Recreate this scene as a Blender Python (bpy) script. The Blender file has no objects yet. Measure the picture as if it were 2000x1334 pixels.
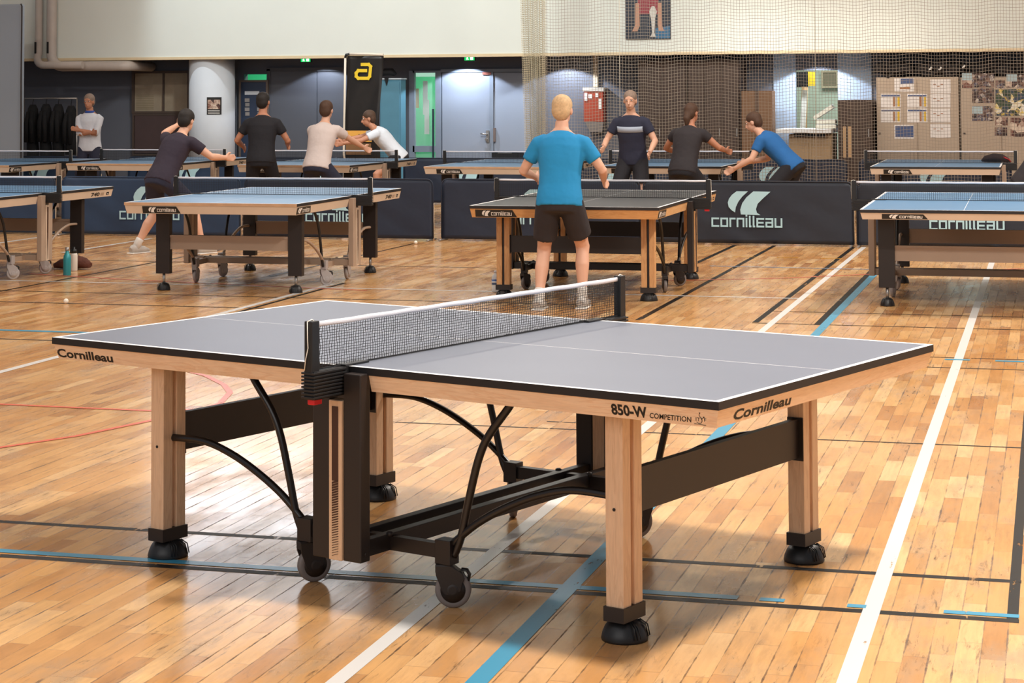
import bpy, bmesh, math, random
from mathutils import Vector, Matrix
R = math.radians
random.seed(7)
sc = bpy.context.scene
COL = sc.collection

# ------------------------------------------------------------------ camera
CP = Vector((1.94992, -6.69369, 1.62332))
YAW, PITCH, ROLL, FPX, PY = -0.2677786, -0.0467047, -0.0045439, 3824.82, -657.973
_f = Vector((math.sin(YAW)*math.cos(PITCH), math.cos(YAW)*math.cos(PITCH), -math.sin(PITCH)))
_r = Vector((math.cos(YAW), -math.sin(YAW), 0)); _u = _r.cross(_f)
CR = _r*math.cos(ROLL) + _u*math.sin(ROLL); CU = -_r*math.sin(ROLL) + _u*math.cos(ROLL); CF = _f
cd = bpy.data.cameras.new('camera'); cam = bpy.data.objects.new('camera', cd); COL.objects.link(cam)
cd.sensor_width = 36; cd.lens = FPX/2000*36; cd.shift_y = PY/2000; cd.clip_end = 200; cd.clip_start = .05
m = Matrix.Identity(4)
for i in range(3):
    m[i][0] = CR[i]; m[i][1] = CU[i]; m[i][2] = -CF[i]; m[i][3] = CP[i]
cam.matrix_world = m
sc.camera = cam

def at(x, y, Y):
    """point of the vertical plane at distance Y down the hall seen at this place of the photograph"""
    d = CF*FPX + CR*(x-1000) - CU*(y-667-PY)
    return CP + d*((Y-CP.y)/d.y)
def flo(x, y, z=0):
    d = CF*FPX + CR*(x-1000) - CU*(y-667-PY)
    return CP + d*((z-CP.z)/d.z)

# ------------------------------------------------------------------ world, lights, exposure
w = bpy.data.worlds.new('world'); sc.world = w; w.use_nodes = True
w.node_tree.nodes['Background'].inputs[0].default_value = (0.80, 0.84, 0.92, 1)
w.node_tree.nodes['Background'].inputs[1].default_value = 0.36
sc.view_settings.view_transform = 'Standard'; sc.view_settings.look = 'None'
sc.view_settings.exposure = 0.05; sc.view_settings.gamma = 1; sc.view_settings.use_curve_mapping = False

def lamp(kind, loc, energy, color, size=1.0, sy=None, target=None, angle=None, blend=.3, rad=.05):
    l = bpy.data.lights.new(kind.lower()+'_lamp', kind); l.energy = energy; l.color = color
    if kind == 'AREA':
        l.size = size
        if sy: l.shape = 'RECTANGLE'; l.size_y = sy
    if kind == 'SPOT':
        l.spot_size = angle; l.spot_blend = blend; l.shadow_soft_size = rad
    o = bpy.data.objects.new('lamp_or_fill', l); COL.objects.link(o); o.location = loc
    if target:
        o.rotation_euler = (Vector(target)-Vector(loc)).to_track_quat('-Z', 'Y').to_euler()
    return o
WARM = (1.0, .93, .85)
for x, y, e in ((3.6, -1.3, 830), (3.9, 4.5, 360), (4.2, 10.8, 680), (4.0, 16.5, 120),
                (-10.4, 4, 150), (-10.4, 10.5, 280), (-3.2, 12.8, 200)):
    lamp('AREA', (x, y, 7.2), e, WARM, .75)
lamp('AREA', (-3.5, 2.5, 8.4), 330, (1, .96, .91), 9, 13)  # broad soft fill added overhead, no fixture of its own
lamp('AREA', (-3.0, 14.5, 8.4), 220, (1, .97, .93), 10, 7)  # second added fill, over the far tables
lamp('AREA', (-3, -9.5, 4.5), 200, (1, .96, .92), 9, 4, target=(-3, 6, .5))
lamp('SPOT', (-5.6, 15.6, 6.4), 1300, (.93, 1.0, .98), target=(-6.6, 22.6, 3.4), angle=R(80), blend=.5, rad=.35)  # added wall wash; its cone edge leaves the wall's left end dim
lamp('SPOT', (-12.2, 19.6, 7.6), 620, (.86, .95, 1.0), target=(-9.0, 22.6, 2.2), angle=R(62), blend=.35, rad=.12)
lamp('SPOT', (2.2, 17.0, 6.2), 120, (1.0, .95, .80), target=(1.2, 22.6, 3.2), angle=R(95), blend=.6, rad=.3)  # added warm spot tinting the right of the upper wall

# ------------------------------------------------------------------ materials
def lin(h):
    h = h.lstrip('#'); c = [int(h[i:i+2], 16)/255 for i in (0, 2, 4)]
    return tuple(v/12.92 if v <= .04045 else ((v+.055)/1.055)**2.4 for v in c) + (1,)
MC = {}
def mat(name, hexc, rough=.5, metal=0, var=.06, vscale=6, bump=0, bscale=40, emit=0, spec=.5, coat=0, stretch=None):
    if name in MC: return MC[name]
    m = bpy.data.materials.new(name); m.use_nodes = True; nt = m.node_tree; n = nt.nodes; L = nt.links
    b = n['Principled BSDF']; c = lin(hexc)
    b.inputs['Roughness'].default_value = rough; b.inputs['Metallic'].default_value = metal
    b.inputs['Specular IOR Level'].default_value = spec
    if coat: b.inputs['Coat Weight'].default_value = coat; b.inputs['Coat Roughness'].default_value = .15
    tc = n.new('ShaderNodeTexCoord'); mp = n.new('ShaderNodeMapping'); L.new(tc.outputs['Object'], mp.inputs[0])
    if stretch: mp.inputs['Scale'].default_value = stretch
    nz = n.new('ShaderNodeTexNoise'); nz.inputs['Scale'].default_value = vscale; nz.inputs['Detail'].default_value = 5
    L.new(mp.outputs[0], nz.inputs['Vector'])
    rmp = n.new('ShaderNodeMapRange'); rmp.inputs[1].default_value = .25; rmp.inputs[2].default_value = .75
    rmp.inputs[3].default_value = 1-var; rmp.inputs[4].default_value = 1+var
    L.new(nz.outputs[0], rmp.inputs[0])
    vm = n.new('ShaderNodeVectorMath'); vm.operation = 'SCALE'; vm.inputs[0].default_value = c[:3]
    L.new(rmp.outputs[0], vm.inputs['Scale']); L.new(vm.outputs[0], b.inputs['Base Color'])
    if bump:
        n2 = n.new('ShaderNodeTexNoise'); n2.inputs['Scale'].default_value = bscale; L.new(mp.outputs[0], n2.inputs['Vector'])
        bp = n.new('ShaderNodeBump'); bp.inputs['Strength'].default_value = bump; bp.inputs['Distance'].default_value = .02
        L.new(n2.outputs[0], bp.inputs['Height']); L.new(bp.outputs[0], b.inputs['Normal'])
    if emit:
        b.inputs['Emission Color'].default_value = c; b.inputs['Emission Strength'].default_value = emit
    MC[name] = m; return m

class N:
    """tiny node writer"""
    def __init__(s, m): s.nt = m.node_tree; s.n = s.nt.nodes; s.L = s.nt.links
    def put(s, sock, v):
        if isinstance(v, bpy.types.NodeSocket): s.L.new(v, sock)
        elif v is not None: sock.default_value = v
    def m(s, op, a, b=None, c=None):
        x = s.n.new('ShaderNodeMath'); x.operation = op; s.put(x.inputs[0], a)
        if b is not None: s.put(x.inputs[1], b)
        if c is not None: s.put(x.inputs[2], c)
        return x.outputs[0]
    def noise(s, vec, scale, detail=4, rough=.5, dist=0):
        x = s.n.new('ShaderNodeTexNoise'); s.put(x.inputs['Vector'], vec); x.inputs['Scale'].default_value = scale
        x.inputs['Detail'].default_value = detail; x.inputs['Roughness'].default_value = rough; x.inputs['Distortion'].default_value = dist
        return x.outputs[0]
    def xyz(s, a, b, c=0.0):
        x = s.n.new('ShaderNodeCombineXYZ'); s.put(x.inputs[0], a); s.put(x.inputs[1], b); s.put(x.inputs[2], c); return x.outputs[0]
    def white(s, vec):
        x = s.n.new('ShaderNodeTexWhiteNoise'); x.noise_dimensions = '3D'; s.put(x.inputs['Vector'], vec); return x.outputs[0]
    def ramp(s, v, stops):
        x = s.n.new('ShaderNodeValToRGB'); s.put(x.inputs[0], v); e = x.color_ramp.elements
        while len(e) < len(stops): e.new(.5)
        for i, (p, c) in enumerate(stops): e[i].position = p; e[i].color = lin(c) if isinstance(c, str) else (c, c, c, 1)
        return x.outputs[0]
    def mix(s, f, a, b, mode='MIX'):
        x = s.n.new('ShaderNodeMix'); x.data_type = 'RGBA'; x.blend_type = mode; s.put(x.inputs[0], f); s.put(x.inputs[6], a); s.put(x.inputs[7], b); return x.outputs[2]
    def rng(s, v, a, b, c, d):
        x = s.n.new('ShaderNodeMapRange'); s.put(x.inputs[0], v)
        for i, q in enumerate((a, b, c, d)): x.inputs[i+1].default_value = q
        return x.outputs[0]

def floor_material():
    m = bpy.data.materials.new('varnished_parquet'); m.use_nodes = True; q = N(m); b = q.n['Principled BSDF']
    tc = q.n.new('ShaderNodeTexCoord'); sp = q.n.new('ShaderNodeSeparateXYZ'); q.L.new(tc.outputs['Object'], sp.inputs[0])
    x, y = sp.outputs[0], sp.outputs[1]
    PW, PL = .072, .46
    rx = q.m('DIVIDE', x, PW); row = q.m('FLOOR', rx); fx = q.m('FRACT', rx)
    off = q.white(q.xyz(row, 3.7, 1.0))
    ry = q.m('ADD', q.m('DIVIDE', y, PL), q.m('MULTIPLY', off, 7.0)); cell = q.m('FLOOR', ry); fy = q.m('FRACT', ry)
    rnd = q.white(q.xyz(row, cell, 5.0)); rnd2 = q.white(q.xyz(row, cell, 9.0))
    base = q.ramp(rnd, [(0, '#a8703f'), (.15, '#c28a50'), (.5, '#d09c60'), (.8, '#dbab70'), (1, '#e6be8a')])
    gv = q.xyz(q.m('MULTIPLY', x, 60.0), q.m('MULTIPLY', y, 4.0), q.m('MULTIPLY', rnd2, 40.0))
    grain = q.noise(gv, 1.0, 6, .6, .3)
    c = q.mix(1.0, base, q.ramp(grain, [(.25, .78), (.7, 1.08)]), 'MULTIPLY')
    # large patches: orange varnish, pale wear, grey dirt
    big = q.noise(tc.outputs['Object'], .45, 3, .5)
    c = q.mix(q.rng(big, .42, .62, 0, .5), c, lin('#e0b07a'))
    big2 = q.noise(q.xyz(x, y, 4.0), .8, 3, .5)
    c = q.mix(q.rng(big2, .5, .7, 0, .45), c, lin('#c98a48'))
    worn = q.noise(q.xyz(q.m('MULTIPLY', x, 2.6), q.m('MULTIPLY', y, .9), 8.0), 2.2, 6, .65)
    c = q.mix(q.rng(worn, .50, .70, 0, .62), c, lin('#9b846b'))
    scr = q.noise(q.xyz(q.m('MULTIPLY', x, 38.0), q.m('MULTIPLY', y, 5.0), 2.0), 1.0, 8, .75, .6)
    scm = q.m('MULTIPLY', q.rng(scr, .56, .66, 0, 1), q.rng(worn, .42, .60, .1, .85))
    c = q.mix(scm, c, lin('#4a382a'))
    smud = q.noise(q.xyz(q.m('MULTIPLY', x, 7.0), q.m('MULTIPLY', y, 1.6), 6.0), 1.0, 7, .72, .4)
    c = q.mix(q.rng(smud, .50, .68, 0, .42), c, lin('#8a6444'))
    # seams
    ex = q.m('MINIMUM', fx, q.m('SUBTRACT', 1.0, fx)); ey = q.m('MINIMUM', fy, q.m('SUBTRACT', 1.0, fy))
    sn = q.noise(q.xyz(q.m('MULTIPLY', x, 9.0), q.m('MULTIPLY', y, 3.2), 1.0), 1.0, 6, .78)
    wd = q.rng(sn, .42, .66, .009, .06)
    seam = q.m('LESS_THAN', ex, wd); seam2 = q.m('LESS_THAN', ey, .0028)
    sm = q.m('MAXIMUM', q.m('MULTIPLY', seam, q.rng(sn, .40, .64, .22, .95)), q.m('MULTIPLY', seam2, .5))
    c = q.mix(sm, c, lin('#513a28'))
    q.L.new(c, b.inputs['Base Color'])
    rr = q.m('ADD', q.rng(worn, .4, .75, .15, .34), q.m('MULTIPLY', sm, .3))
    q.L.new(rr, b.inputs['Roughness']); b.inputs['Specular IOR Level'].default_value = .5
    bp = q.n.new('ShaderNodeBump'); bp.inputs['Strength'].default_value = .22; bp.inputs['Distance'].default_value = .004
    h = q.m('ADD', q.m('SUBTRACT', q.m('MULTIPLY', rnd2, .5), sm), q.m('MULTIPLY', grain, .3))
    q.L.new(h, bp.inputs['Height']); q.L.new(bp.outputs[0], b.inputs['Normal'])
    return m
def line_material(name, hexc, wear=.58, soft=.05):
    m = bpy.data.materials.new(name); m.use_nodes = True; q = N(m); b = q.n['Principled BSDF']
    tc = q.n.new('ShaderNodeTexCoord'); sp = q.n.new('ShaderNodeSeparateXYZ'); q.L.new(tc.outputs['Object'], sp.inputs[0])
    a = q.noise(q.xyz(q.m('MULTIPLY', sp.outputs[0], 22.0), q.m('MULTIPLY', sp.outputs[1], 5.0), 0.5), 1.0, 7, .7)
    b.inputs['Base Color'].default_value = lin(hexc); b.inputs['Roughness'].default_value = .5 if 'black' in name else .3; b.inputs['Specular IOR Level'].default_value = .2 if 'black' in name else .5
    q.L.new(q.rng(a, wear, wear+soft, 1, 0.12), b.inputs['Alpha'])
    return m

WOOD = None
def wood_material(name, c1, c2, axis='y', rough=.42):
    m = bpy.data.materials.new(name); m.use_nodes = True; q = N(m); b = q.n['Principled BSDF']
    tc = q.n.new('ShaderNodeTexCoord'); mp = q.n.new('ShaderNodeMapping'); q.L.new(tc.outputs['Object'], mp.inputs[0])
    mp.inputs['Scale'].default_value = {'y': (14, 1.4, 14), 'z': (14, 14, 1.4), 'x': (1.4, 14, 14)}[axis]
    g = q.noise(mp.outputs[0], 2.2, 5, .55, 1.2); g2 = q.noise(mp.outputs[0], 14, 3, .5)
    c = q.ramp(g, [(.2, c2), (.5, c1), (.56, c2), (.62, c1), (1, c1)])
    c = q.mix(1.0, c, q.ramp(g2, [(.3, .93), (.7, 1.04)]), 'MULTIPLY')
    q.L.new(c, b.inputs['Base Color']); b.inputs['Roughness'].default_value = rough
    MC[name] = m; return m
FLOOR = floor_material()
WY = wood_material('maple_rail', '#efd0b0', '#e6bf9b', 'y'); WX = wood_material('maple_end_rail', '#efd0b0', '#e6bf9b', 'x')
WZ = wood_material('maple_leg', '#e6c4a2', '#dab592', 'z')
OX = wood_material('oiled_end_rail', '#cf9a63', '#bd864f', 'x'); OZ = wood_material('oiled_leg', '#d6a470', '#c28e5c', 'z')
OY = wood_material('oiled_rail', '#dcb07c', '#cf9c68', 'y')
BLK = mat('black_powder_coat', '#241d1b', .45, 0, .05)
BLK2 = mat('black_tube', '#1d1816', .28, 0, .04)
RUB = mat('black_rubber', '#1c1b1c', .42)
TREAD = mat('grey_tread', '#7b7370', .55)
CHAR = mat('black_plastic', '#18191b', .45)
SLATE = mat('slate_table_surface', '#6b717f', .44, 0, .025, 3, spec=.5)
SLATED = mat('dark_table_surface', '#2e3136', .4, 0, .03, 3)
BLUE = mat('blue_table_surface', '#5580a6', .38, 0, .04, 3)
WLINE = mat('white_table_line', '#f0eeee', .45, 0, .02)
EDGE = mat('black_edge', '#1a1718', .5)
NETM = mat('black_net_cord', '#141417', .7)
TAPE = mat('white_net_tape', '#dddde4', .7, 0, .04, 30, bump=.2, bscale=300)
REDP = mat('red_plastic', '#d3202a', .4)
INK = mat('black_lettering', '#120e0c', .6)
INKW = mat('white_lettering', '#e6e2dc', .6)
STRING = mat('white_cord', '#efe9dc', .8)
STEEL = mat('brushed_steel', '#a5a29f', .35, .8)
TAUPE = mat('taupe_metal', '#a8927f', .45, 0, .06, 4)
BEIGE = mat('beige_metal_rail', '#cdb8a2', .45, 0, .06, 4)
WORNW = mat('worn_pale_board_edge', '#c09a78', .6, 0, .16, 9)
LGREY = mat('light_grey_caster_plastic', '#a9a2a0', .5)

# ------------------------------------------------------------------ mesh helpers
class MB:
    def __init__(s, *mats): s.bm = bmesh.new(); s.mats = list(mats)
    def _mi(s, m):
        if m is None: return 0
        if m not in s.mats: s.mats.append(m)
        return s.mats.index(m)
    def box(s, c, d, rz=0, m=None, rot=None):
        M = rot.to_4x4() if rot else Matrix.Rotation(rz, 4, 'Z')
        M = Matrix.Translation(c) @ M; i = s._mi(m); hx, hy, hz = d[0]/2, d[1]/2, d[2]/2
        v = [s.bm.verts.new(M @ Vector((x, y, z))) for z in (-hz, hz) for x, y in ((-hx, -hy), (hx, -hy), (hx, hy), (-hx, hy))]
        for f in ((3, 2, 1, 0), (4, 5, 6, 7), (0, 1, 5, 4), (1, 2, 6, 5), (2, 3, 7, 6), (3, 0, 4, 7)):
            s.bm.faces.new([v[k] for k in f]).material_index = i
        return s
    def b2(s, x0, x1, y0, y1, z0, z1, m=None):
        return s.box(((x0+x1)/2, (y0+y1)/2, (z0+z1)/2), (abs(x1-x0), abs(y1-y0), abs(z1-z0)), m=m)
    def tube(s, pts, r, seg=12, m=None, cap=True, flat=None, smooth=True):
        pts = [Vector(p) for p in pts]; i = s._mi(m); rings = []; n = len(pts)
        up = None
        for k, p in enumerate(pts):
            t = (pts[min(k+1, n-1)]-pts[max(k-1, 0)]).normalized()
            if up is None:
                up = Vector((0, 0, 1)) if abs(t.z) < .9 else Vector((1, 0, 0))
            a = t.cross(up).normalized(); b = a.cross(t).normalized(); up = b
            rr = r[k] if isinstance(r, (list, tuple)) else r
            ra, rb = rr if isinstance(rr, (list, tuple)) else (rr, rr)
            rings.append([s.bm.verts.new(p + a*ra*math.cos(2*math.pi*j/seg) + b*rb*math.sin(2*math.pi*j/seg)) for j in range(seg)])
        for k in range(n-1):
            for j in range(seg):
                f = s.bm.faces.new((rings[k][j], rings[k][(j+1) % seg], rings[k+1][(j+1) % seg], rings[k+1][j]))
                f.material_index = i; f.smooth = smooth
        if cap:
            s.bm.faces.new(rings[0][::-1]).material_index = i; s.bm.faces.new(rings[-1]).material_index = i
        return s
    def lathe(s, prof, c=(0, 0, 0), axis=(0, 0, 1), seg=24, m=None, smooth=True):
        ax = Vector(axis).normalized(); a = ax.orthogonal().normalized(); b = ax.cross(a); c = Vector(c); i = s._mi(m)
        rings = [[s.bm.verts.new(c + ax*h + (a*math.cos(2*math.pi*j/seg)+b*math.sin(2*math.pi*j/seg))*max(r, 1e-4)) for j in range(seg)] for r, h in prof]
        for k in range(len(rings)-1):
            for j in range(seg):
                f = s.bm.faces.new((rings[k][j], rings[k][(j+1) % seg], rings[k+1][(j+1) % seg], rings[k+1][j])); f.material_index = i; f.smooth = smooth
        s.bm.faces.new(rings[0][::-1]).material_index = i; s.bm.faces.new(rings[-1]).material_index = i
        return s
    def prism(s, poly, o, ux, uy, depth, m=None):
        """poly in (u,v); extruded both ways by depth/2 along ux x uy"""
        o, ux, uy = Vector(o), Vector(ux), Vector(uy); n = ux.cross(uy).normalized(); i = s._mi(m)
        A = [s.bm.verts.new(o+ux*u+uy*v-n*depth/2) for u, v in poly]; B = [s.bm.verts.new(o+ux*u+uy*v+n*depth/2) for u, v in poly]
        s.bm.faces.new(A[::-1]).material_index = i; s.bm.faces.new(B).material_index = i
        for k in range(len(poly)):
            j = (k+1) % len(poly); s.bm.faces.new((A[k], A[j], B[j], B[k])).material_index = i
        return s
    def quad(s, pts, m=None, smooth=False):
        f = s.bm.faces.new([s.bm.verts.new(p) for p in pts]); f.material_index = s._mi(m); f.smooth = smooth; return s
    def mesh(s, name):
        me = bpy.data.meshes.new(name); bmesh.ops.recalc_face_normals(s.bm, faces=s.bm.faces[:]); s.bm.to_mesh(me); s.bm.free()
        for m in s.mats: me.materials.append(m)
        return me
    def build(s, name, parent=None, loc=(0, 0, 0), rz=0, bevel=0, **kw):
        o = bpy.data.objects.new(name, s.mesh(name)); COL.objects.link(o); o.location = loc; o.rotation_euler = (0, 0, rz)
        if parent: o.parent = parent
        if bevel:
            bv = o.modifiers.new('bevel', 'BEVEL'); bv.width = bevel; bv.segments = 2; bv.limit_method = 'ANGLE'
        for k, v in kw.items(): o[k] = v
        return o
def empty(name, label, cat, loc=(0, 0, 0), rz=0, group=None):
    o = bpy.data.objects.new(name, None); COL.objects.link(o); o.location = loc; o.rotation_euler = (0, 0, rz)
    o.empty_display_size = .1; o['label'] = label; o['category'] = cat
    if group: o['group'] = group
    return o
def tag(o, label, cat, group=None):
    o['label'] = label; o['category'] = cat
    if group: o['group'] = group
    return o

# lettering -------------------------------------------------------
_tc = {}
def text_geo(s, bold=0):
    """triangles of a line of text, height of capitals = 1"""
    if (s, bold) in _tc: return _tc[(s, bold)]
    cu = bpy.data.curves.new('t', 'FONT'); cu.body = s; cu.size = 1; cu.offset = bold; cu.resolution_u = 3
    ob = bpy.data.objects.new('t', cu); COL.objects.link(ob); dg = bpy.context.evaluated_depsgraph_get()
    me = bpy.data.meshes.new_from_object(ob.evaluated_get(dg))
    V = [(v.co.x, v.co.y) for v in me.vertices]; F = [list(p.vertices) for p in me.polygons]
    bpy.data.objects.remove(ob); bpy.data.meshes.remove(me); bpy.data.curves.remove(cu)
    x0 = min(v[0] for v in V); x1 = max(v[0] for v in V); y0 = 0
    V = [((x-x0)/(x1-x0), y/.729) for x, y in V]
    _tc[(s, bold)] = (V, F); return V, F
def put_text(mb, s, o, ux, uy, n, width, cap, bold=0.0, m=None, slant=0, lift=.0006):
    V, F = text_geo(s, bold); i = mb._mi(m); o, ux, uy, n = map(Vector, (o, ux, uy, n))
    vs = [mb.bm.verts.new(o + ux*(u*width+slant*v*cap) + uy*v*cap + n*lift) for u, v in V]
    for f in F:
        try: mb.bm.faces.new([vs[k] for k in f]).material_index = i
        except ValueError: pass
STROKES = {'c': (1, [[(1, 1), (0, 1), (0, 0), (1, 0)]]), 'o': (1, [[(0, 0), (1, 0), (1, 1), (0, 1), (0, 0)]]), 'r': (.7, [[(0, 0), (0, 1), (.75, 1)]]),
           'n': (1, [[(0, 0), (0, 1), (1, 1), (1, 0)]]), 'i': (0.05, [[(0, 0), (0, 1)], [(0, 1.40), (0, 1.42)]]), 'l': (.12, [[(0, 1.28), (0, 0), (.12, 0)]]),
           'e': (1, [[(1, 0), (0, 0), (0, 1), (1, 1)], [(0, .5), (.9, .5)]]), 'a': (1, [[(0, 1), (1, 1), (1, 0), (0, 0), (0, .52), (1, .52)]]), 'u': (1, [[(0, 1), (0, 0), (1, 0), (1, 1)]])}
def word_logo(mb, o, ux, uy, n, width, xh, m=None, lift=.0008, word='cornilleau'):
    """squared lower-case lettering"""
    o, ux, uy, n = map(Vector, (o, ux, uy, n)); i = mb._mi(m); t = .29
    total = sum(STROKES[c][0] for c in word) + (.50)*(len(word)-1) + t; k = width/total; x = t/2
    for c in word:
        wd, pls = STROKES[c]
        for pl in pls:
            for (a0, b0), (a1, b1) in zip(pl, pl[1:]):
                hx, hy = t/2, t/2*k/xh*1.0
                lift += .000015
                X0, X1 = min(a0, a1)-hx, max(a0, a1)+hx; Y0, Y1 = min(b0, b1)-min(hy, .16), max(b0, b1)+min(hy, .16)
                vs = [mb.bm.verts.new(o+ux*((x+u)*k)+uy*(v*xh)+n*lift) for u, v in ((X0, Y0), (X1, Y0), (X1, Y1), (X0, Y1))]
                mb.bm.faces.new(vs).material_index = i
        x += wd+.50
B1P = [(.21, 1), (.475, 1), (.34, .77), (.25, .56), (.19, .33), (.17, .1), (.085, .2), (.02, .33), (0, .52), (.03, .68), (.1, .85)]
B2P = [(.60, 1), (1, .99), (.84, .73), (.70, .48), (.66, .25), (.68, .1), (.76, 0), (.305, .02), (.29, .22), (.34, .5), (.44, .75)]
def swoosh(mb, o, ux, uy, n, wd, h, m=None, lift=.0008):
    o, ux, uy, n = map(Vector, (o, ux, uy, n)); i = mb._mi(m)
    for P in (B1P, B2P):
        mb.bm.faces.new([mb.bm.verts.new(o+ux*(u*wd)+uy*(v*h)+n*lift) for u, v in P]).material_index = i

# ------------------------------------------------------------------ setting
YW, YU, ZS = 23.6, 22.6, 2.285     # lower wall, face of the upper wall, underside of the upper wall
def plain(name, kind='structure', **k): pass
fl = MB(FLOOR); fl.b2(-24, 16, -14, 24, -.1, 0)
LW = line_material('white_floor_paint', '#d6d3cf', .66, .04); LB = line_material('blue_floor_paint', '#3f93b4', .62, .05)
LK = line_material('black_floor_tape', '#15110f', .59, .05); LR = line_material('red_floor_paint', '#d86a52', .6, .06)
LY = line_material('yellow_floor_paint', '#e0a030', .6); LG = line_material('grey_blue_floor_paint', '#93a0b4', .6)
_lz = [.0006]
def line(x0, y0, x1, y1, wd, m):
    z = _lz[0]; _lz[0] += .00004
    a, b = Vector((x0, y0, z)), Vector((x1, y1, z)); n = (b-a).normalized().cross(Vector((0, 0, 1)))*wd/2
    fl.quad([a+n, b+n, b-n, a-n], m)
for a in ((-1.99, .12, 1.83, .12, .042, LK), (-6, -.385, 1.83, -.385, .045, LK), (1.81, -.4, 1.81, 12, .035, LK), (-1.25, 2.66, 4, 2.68, .022, LK),
          (-.5, 2.86, -.15, 2.86, .02, LK), (.3, 5.75, 4, 5.75, .022, LK), (.3, 5.29, 4, 5.29, .024, LK), (-.13, 7.31, 4, 7.32, .028, LK), (-.10, 8.10, 4, 8.12, .026, LK),
          (-.11, 7.35, -.10, 14.5, .045, LK), (.335, 7.29, .335, 11.9, .05, LK), (-.955, 7.3, -.945, 14.5, .045, LK), (-1.39, 11.2, -1.37, 14.5, .05, LK),
          (-6.6, 5.24, -3.2, 5.24, .03, LK), (-6.62, 4, -6.6, 14.1, .035, LK), (-7.5, 7.41, -2.4, 7.42, .035, LK), (-7.5, 8.22, -1.5, 8.22, .03, LK), (-3.985, 4.6, -4.02, 9.5, .035, LK),
          (-4.9, 9.9, -4.86, 14, .03, LK), (-7.5, 11.2, -2.2, 11.2, .03, LK)): line(*a)
for a in ((.01, -5, .01, 14.5, .052, LW), (1.38, -5, 1.38, 15, .055, LW), (-8, 9.06, 0, 9.06, .045, LW), (-4.09, -1, -4.09, 9.4, .06, LW),
          (-9.47, 12.4, -9.47, 14.2, .06, LW), (-8.09, 12, -8.09, 14.1, .06, LW)): line(*a)
for a in ((.39, -5, .39, 11.4, .062, LB), (-6, -.315, .95, -.32, .05, LB), (1.02, -.32, 1.1, -.32, .04, LB), (1.3, -.33, 1.36, -.33, .04, LB), (1.6, -.33, 1.83, -.33, .04, LB),
          (-6.5, 5.69, -4.3, 5.69, .07, LB), (1.3, 5.66, 1.45, 5.66, .05, LB), (1.6, 5.66, 1.9, 5.66, .05, LB)): line(*a)
for P in ([(-3.4, 4.4), (-2.83, 3.94), (-2.58, 3.63), (-2.43, 3.37), (-2.33, 3.01), (-2.34, 2.80), (-2.57, 2.69), (-3.01, 2.69), (-3.46, 2.7), (-4.2, 2.7)],
          [(-2.95, 1.1), (-2.79, 1.54), (-2.59, 1.91), (-2.44, 2.41), (-2.34, 2.8)], [(-7.2, 9.7), (-6, 9.35), (-5.2, 9.2), (-3.6, 8.9)],
          [(-2, 10.2), (-1.1, 10.4), (-.3, 10.8), (.6, 11.5)], [(1.2, 11.9), (1.9, 12.3), (2.6, 12.9)]):
    for (a, b), (c, d) in zip(P, P[1:]): line(a, b, c, d, .035, LR)
for x in (-1.15, -.72, -.28): line(x, 12.95, x+.22, 12.97, .035, LY)
line(-1.2, 11.85, .3, 11.8, .04, LG)
fl.build('floor', kind='structure')

UPPER = mat('cream_painted_concrete', '#dfe3dc', .75, 0, .03, 1.2, bump=.05, bscale=8)
LOWER = mat('grey_blue_painted_wall', '#5f636e', .7, 0, .04, 2)
CREAM = mat('cream_trim_paint', '#dcc8a4', .6)
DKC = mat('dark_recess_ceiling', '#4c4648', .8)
PALEB = mat('lit_pale_blue_wall', '#a9bcd2', .65, 0, .03)
o_up = MB(UPPER); o_up.b2(-24, 16, YU, YU+.2, ZS, 9.2)
o_up.build('wall_back_upper', kind='structure')
MB(CREAM).b2(-24, 16, YU-.02, YU+.22, ZS-.045, ZS).build('trim_1', kind='structure')
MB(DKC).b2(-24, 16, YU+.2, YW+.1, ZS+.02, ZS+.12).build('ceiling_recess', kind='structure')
# lower wall with openings: list of (x0,x1) spans left solid
def X(px, Y=YW, y=220): return at(px, y, Y).x
def Z(px, py, Y=YW): return at(px, py, Y).z
g0, g1 = X(477), X(523); h0, h1 = X(806), X(851); d0, d1 = X(1554), X(1638)
wl = MB(LOWER)
for a, b in ((-24, g0), (g1, h0), (h1, d0), (d1, 16)): wl.b2(a, b, YW, YW+.15, 0, ZS+.1)
zg = Z(500, 145); zh = Z(825, 142); zd = Z(1600, 137)
wl.b2(g0, g1, YW, YW+.15, zg, ZS+.1); wl.b2(h0, h1, YW, YW+.15, zh, ZS+.1); wl.b2(d0, d1, YW, YW+.15, zd, ZS+.1)
wl.build('wall_back_lower', kind='structure')
GREEN = mat('mint_green_paint', '#4fd09c', .6, 0, .03)
GR2 = mat('pale_room_paint', '#b9c7b8', .6, 0, .03)
def room(x0, x1, z1, m, name):
    r = MB(m); y0, y1 = YW+.16, YW+2.0
    r.b2(x0-.8, x1+.8, y1, y1+.05, 0, z1+.5); r.b2(x0-.85, x0-.8, y0, y1, 0, z1+.5); r.b2(x1+.8, x1+.85, y0, y1, 0, z1+.5); r.b2(x0-.85, x1+.85, y0, y1, z1+.45, z1+.5)
    r.build(name, kind='structure')
    lamp('AREA', ((x0+x1)/2, YW+.9, z1+.4), 26, (.95, 1, .95), .8)
room(g0, g1, zg, GREEN, 'wall_corridor'); room(h0, h1, zh, GREEN, 'wall_corridor_middle'); room(d0, d1, zd, GR2, 'wall_office')
# ceiling & sides of the hall
CEI = mat('hall_ceiling_paint', '#cfcdc6', .8)
MB(CEI).b2(-24, 16, -3, YU+.2, 9.2, 9.3).build('ceiling', kind='structure')
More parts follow.
